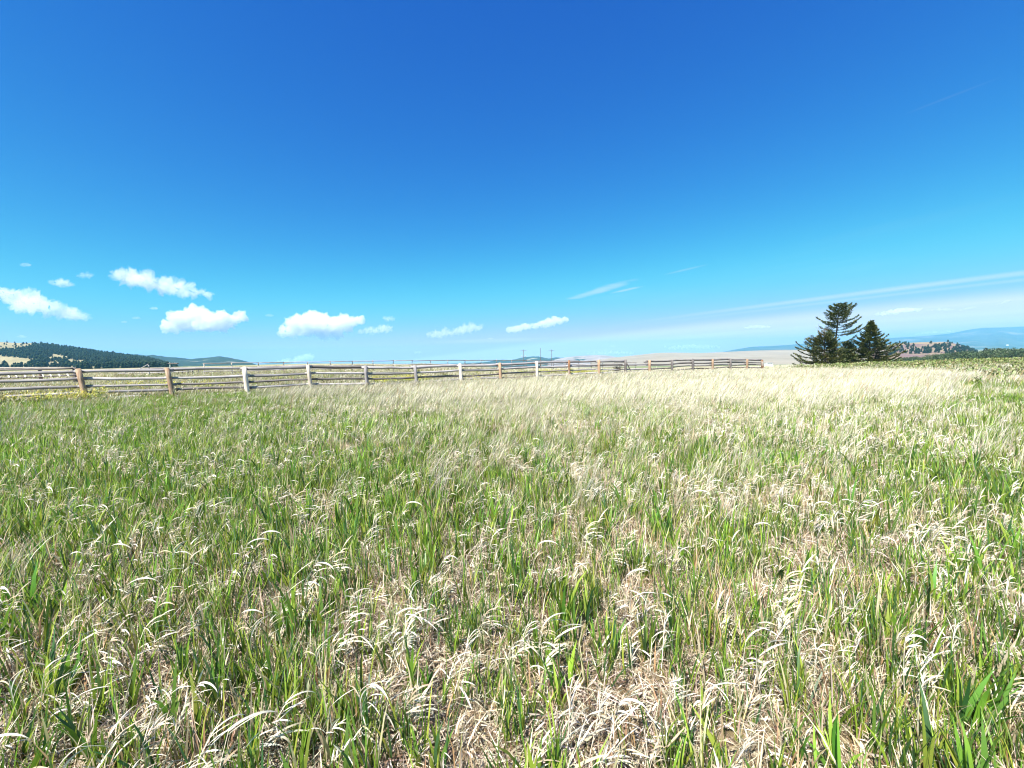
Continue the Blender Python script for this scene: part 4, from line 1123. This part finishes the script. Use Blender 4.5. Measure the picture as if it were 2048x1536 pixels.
def tz_(px, py, Y=TY): return EYE + float(ray(px, py)[2]) * Y
spruce('tallest spruce, open tiered crown swept to the right', tx_(1667), TY, tz_(1675, 606), .65,
       [(0, 2.4, 2.4), (.15, 2.6, 2.6), (.28, 2.4, 2.6), (.38, 2.7, 3.0), (.47, 2.3, 3.3), (.56, 2.2, 3.9), (.62, 2.4, 3.2), (.69, 2.9, 2.8), (.76, 2.3, 2.6), (.85, 1.5, 2.6), (.92, 1.1, 1.8), (.97, .6, .8), (1, .15, .15)], 28, 1.0,
       skip=lambda f: .38 if .28 < f < .60 else .22, tier=(.34, .62), nbr=(5, 8))
spruce('lower left spruce with bare dead twigs at its top', tx_(1634), TY - 1.5, tz_(1634, 668), -.1,
       [(0, 5.2, 2.2), (.12, 5.6, 2.4), (.25, 4.6, 2.2), (.40, 4.0, 2.0), (.55, 4.2, 1.8), (.70, 2.6, 1.6), (.85, 1.4, 1.3), (1, .3, .4)], 33, .85,
       skip=lambda f: .36, top_dead=9, tier=(.36, .60), nbr=(6, 9))
spruce('dense cone shaped spruce at right of the group', tx_(1748), TY + 1, tz_(1752, 641, TY + 1), .25,
       [(0, 3.6, 4.2), (.15, 3.6, 4.3), (.30, 3.0, 4.2), (.45, 2.4, 3.4), (.58, 1.7, 2.1), (.70, 1.15, 1.3), (.82, .7, .75), (.92, .35, .35), (1, .08, .08)], 45, 1.05,
       skip=lambda f: .12, tier=(.28, .48), nbr=(5, 8))
spruce('short bushy spruce filling the gap between the two larger ones', tx_(1708), TY + 1.2, tz_(1708, 684, TY + 1), .0,
       [(0, 2.2, 2.2), (.3, 1.8, 1.8), (.6, 1.3, 1.3), (.85, .8, .8), (1, .2, .2)], 57, .8, skip=lambda f: .3, tier=(.4, .6))

# ------------------------------------------------------------------ broadleaf trees beyond the right rise
M_LEAF = mat_plant('broadleaf', 0.25, 0.02, 0.22)
def broadleaf_meshes(seed, H_, R_):
    r = np.random.default_rng(seed)
    V, F = tube([(0, 0, -1), (.1, 0, H_ * .3), (.2, .1, H_ * .75)], [.32, .24, .06], 7)
    tm = mesh_np('trunk', V, F, M_BARK, True)
    lobes = [(r.uniform(-.55, .55) * R_, r.uniform(-.55, .55) * R_, H_ * r.uniform(.35, .82), R_ * r.uniform(.35, .62)) for _ in range(11)] + [(0, 0, H_ * .62, R_ * .7)]
    P, Cc = [], []
    for a, b, c, q in lobes:
        k = 120; d = r.normal(0, 1, (k, 3)); d /= np.linalg.norm(d, axis=1)[:, None]
        P.append(np.array([a, b, c]) + d * q * r.uniform(.65, 1.08, (k, 1)))
        Cc.append(pickcol(r, [(.075, .115, .05), (.105, .14, .06), (.055, .09, .045)], k, .15))
    P = np.vstack(P); Cc = np.vstack(Cc); n = len(P)
    V, F, C, _ = ribbons(P, r.uniform(0, 6.28, n), r.uniform(.2, 2.4, n), r.uniform(-.4, .4, n), r.uniform(.55, 1.0, n), r.uniform(.4, .75, n), r.uniform(0, 3, n), 2, 1, 'leaf', Cc)
    return tm, mesh_np('crown', V, F, M_LEAF, False, C)
bl = [broadleaf_meshes(700 + i, 12.5, 5.2) for i in range(4)]
tr = random.Random(91)
def put_tree(x, y, z, proto, s, label, group):
    e = empty('broadleaf_tree', (x, y, z), tr.uniform(0, 6.28)); e.scale = (s, s, s * tr.uniform(.9, 1.1))
    tag(e, label, 'tree', group)
    o = link(bpy.data.objects.new('trunk', proto[0])); o.parent = e
    o = link(bpy.data.objects.new('crown', proto[1])); o.parent = e
for i in range(46):
    px = 1856 + (i % 23) * 11 + tr.uniform(-6, 6)
    Y = 300 + (i // 23) * 55 + tr.uniform(-18, 18)
    x = float(ray(px, 700)[0]) * Y
    top = np.interp(px, [1840, 1870, 1900, 1950, 2000, 2050, 2120], [714, 707.5, 704, 700.5, 698, 697, 696]) + tr.uniform(-1, 3.5) - (0 if i < 23 else 1.0)
    zt = EYE + float(ray(px, top)[2]) * Y; g = gz(x, Y)
    put_tree(x, Y, g, bl[tr.randrange(4)], max(.45, (zt - g) / 12.5), 'dark green broadleaf tree in the belt beyond the right end of the meadow', 'tree belt beyond the meadow')
for i in range(10):
    px = 1796 + i * 7 + tr.uniform(-3, 3); Y = 420 + tr.uniform(-20, 20); x = float(ray(px, 700)[0]) * Y
    zt = EYE + float(ray(px, 712.5 + tr.uniform(0, 2))[2]) * Y; g = gz(x, Y)
    put_tree(x, Y, g, bl[tr.randrange(4)], max(.3, (zt - g) / 12.5), 'small grey green tree at the foot of the red hill', 'small trees below the red hill')

# ------------------------------------------------------------------ hill conifers
M_CONI = mat_plant('hill_conifer', 0.0, 0.0, 0.3)
def coni(seed, H_, R_, round_=0.0):
    """a small rugged conifer for far slopes"""
    r = np.random.default_rng(seed); V, F, n = [], [], 0
    tiers = 4; s = 7
    for k in range(tiers):
        z0 = H_ * (.06 + .22 * k); z1 = H_ * (.40 + .20 * k); z1 = min(z1, H_)
        rr_ = R_ * ((1 - k / tiers) ** (.75 - .45 * round_)) * r.uniform(.85, 1.15)
        a = np.linspace(0, 6.283, s, endpoint=False) + r.uniform(0, 1)
        q = rr_ * r.uniform(.65, 1.2, s)
        ring = np.stack([q * np.cos(a), q * np.sin(a), z0 + r.uniform(-.05, .05, s) * H_], 1)
        top = np.array([[r.normal(0, .08) * R_, r.normal(0, .08) * R_, z1]]); bot = np.array([[0, 0, z0 + .05 * H_]])
        V += [ring, top, bot]
        j = np.arange(s); j2 = (j + 1) % s
        F.append(np.stack([n + j, n + j2, np.full(s, n + s)], -1)); F.append(np.stack([n + j2, n + j, np.full(s, n + s + 1)], -1))
        n += s + 2
    V = np.vstack(V)
    cols = np.clip(np.array([[.030, .045, .022]]) * r.uniform(.75, 1.3, (len(V), 1)), 0, 1)
    return mesh_np('conifer', V, np.vstack(F), M_CONI, False, cols)
cm = [coni(800 + i, 10, 3.6 + .5 * (i % 2), .2 + .4 * (i % 3)) for i in range(6)]
c_con = bpy.data.collections.new('hill_conifer')
for i, me in enumerate(cm): c_con.objects.link(bpy.data.objects.new(f'hill_conifer_{i}', me))
# the closed forest on the left hill, one mass
def left_px(P):
    d = P - np.array([0, 0, EYE]); w = d @ fwd
    return 1024 + FPX * (d @ cam_r) / w, 768 - FPX * (d @ cam_u) / w
def left_meadow(u, s):
    """the two bare slopes of the left hill (top knoll and low slope) and small clearings"""
    P = place_left(u, np.minimum(s, 1.0)); x, y = left_px(P)
    w = (fbm(u * 60, s * 12, 15, 4) - .5)
    x = x + w * 30; y = y + w * 7
    top = (y < 699 - np.maximum(0, x - 30) * .16) & (x < 95)
    lowm = (y > 712 + np.maximum(x, 0) * .10) & (y < 733 - np.maximum(x, 0) * .05) & (x < 70)
    clr = np.zeros(len(x), bool)
    for cx, cy_, rx, ry in ((118, 715, 26, 6), (152, 724, 26, 6), (105, 727, 22, 6), (218, 728, 14, 4)):
        clr |= ((x - cx) / rx) ** 2 + ((y - cy_) / ry) ** 2 < .55 + 1.6 * w
    return top | lowm | clr
n = 13000
u = rng.uniform(-1.62, -.835, n); s = rng.uniform(.10, 1.03, n) ** .9
k = ~left_meadow(u, s); u, s = u[k], s[k]
P = place_left(u, np.minimum(s, 1.0)); n = len(P); P[:, 2] -= .5
print('forest', n)
scatter('hill_forest', 'closed dark conifer forest covering the left hill', 'forest', P, np.c_[rng.normal(0, .04, (n, 2)), rng.uniform(0, 6.28, n)], np.clip(rng.normal(.66, .18, n), .3, 1.3), rng.integers(0, 6, n), c_con)
def hill_tree(P, s, label, group, name='conifer_tree'):
    o = link(bpy.data.objects.new(name, cm[tr.randrange(6)])); o.location = P; o.rotation_euler[2] = tr.uniform(0, 6.28); o.scale = (s * 1.1, s * 1.1, s)
    tag(o, label, 'tree', group)
# lone trees on its bare top, trees along its foot
cnt = 0
while cnt < 26:
    uu = tr.uniform(-1.30, -1.14); ss = tr.uniform(.72, .99)
    if not left_meadow(np.array([uu]), np.array([ss]))[0]: continue
    hill_tree(place_left(np.array([uu]), np.array([ss]))[0], tr.uniform(.45, .8), 'lone conifer on the bare grassy top of the left hill', 'lone conifers on the left hilltop'); cnt += 1
for i in range(62):
    uu = -1.30 + i * .0074 + tr.uniform(-.004, .004); Y = tr.uniform(560, 660)
    x = uu * Y
    hill_tree((x, Y, gz(x, Y) - .3), tr.uniform(.65, 1.2), 'dark tree in the row along the foot of the left hill', 'trees along the foot of the left hill')
# red hill: scattered trees, thicker on its right shoulder and lower slopes
cnt = 0
u0_, u1_ = float(ray(1765, 690)[0]), float(ray(1955, 690)[0])
while cnt < 295:
    uu = tr.uniform(u0_, u1_); ss = tr.uniform(.12, 1.0)
    f = (uu - u0_) / (u1_ - u0_)
    p = .95 * float(sstep(np.array(f), .55, .85)) if ss > .45 else .75
    p = max(p, .16 if ss > .6 else .6) * (.35 + .9 * float(fbm(np.array([uu * 60]), np.array([ss * 7]), 99, 3)[0]))
    if tr.random() > p: continue
    hill_tree(place_red(np.array([uu]), np.array([ss]))[0], tr.uniform(.5, .95), 'dark conifer dotted on the tan and red hill right of the spruces', 'conifers on the red hill'); cnt += 1

# ------------------------------------------------------------------ small things in the meadow
# dead bush by the twelfth post
def twig_bush(label, x, y, z, R_, n, seed, mat, name='dead_bush'):
    r = np.random.default_rng(seed); dv, df, nv = [], [], 0
    for q in range(n):
        d = r.normal(0, 1, 3); d[2] = abs(d[2]) * .9 + .15; d /= np.linalg.norm(d); t = np.linspace(0, 1, 5)
        P = d * (R_ * r.uniform(.6, 1.1) * t)[:, None] + r.normal(0, .03, (5, 3)) * t[:, None]
        V, F = tube(P, .011 * (1 - .7 * t) + .003, 4); dv.append(V); df.append(F + nv); nv += len(V)
        for _ in range(3):
            i = r.integers(1, 4); d2 = d + r.normal(0, .7, 3)
            V, F = tube(P[i] + d2 * np.linspace(0, R_ * .4, 3)[:, None], [.006, .004, .002], 3); dv.append(V); df.append(F + nv); nv += len(V)
    o = obj(name, mesh_np(name, np.vstack(dv), np.vstack(df), mat, False), loc=(x, y, z))
    return tag(o, label, 'bush')
M_TWIG = mat_plain('grey_twig', (.13, .11, .09), .9)
bx_, by_ = PP[11][0] - .55, PP[11][1] - .1
twig_bush('dark dead bush caught in the rails left of the braced post', bx_, by_, gz(bx_, by_) + .45, .42, 34, 5, M_TWIG)
# weathered boards lying at the right edge
def plank_pile(label, x, y, planks):
    z = gz(x, y)
    e = tag(empty('plank_pile', (x, y, z)), label, 'planks')
    for i, (dx, dy, dz_, L, w, rz, ry, mt) in enumerate(planks):
        add_box('plank', (L, w, .05), e, (dx, dy, dz_), (.15 * (i % 2), ry, rz), mt, .006)
plank_pile('grey boards lying on the rise at the right edge', 28.9, 22.3, [(0, 0, .30, 2.6, .2, .15, .05, W_BOARD), (.3, .25, .36, 2.4, .18, -.1, -.06, W_BOARD), (.5, -.2, .22, 2.2, .2, .3, .02, W_GREY)])
plank_pile('tilted dark board with pale edge in green grass at right edge', 18.0, 13.6, [(0, 0, .28, 1.1, .2, .3, .18, W_DARK), (.12, .1, .36, 1.1, .16, .2, .2, W_BOARD), (.1, -.1, .16, 1.0, .22, .6, -.1, W_DARK)])
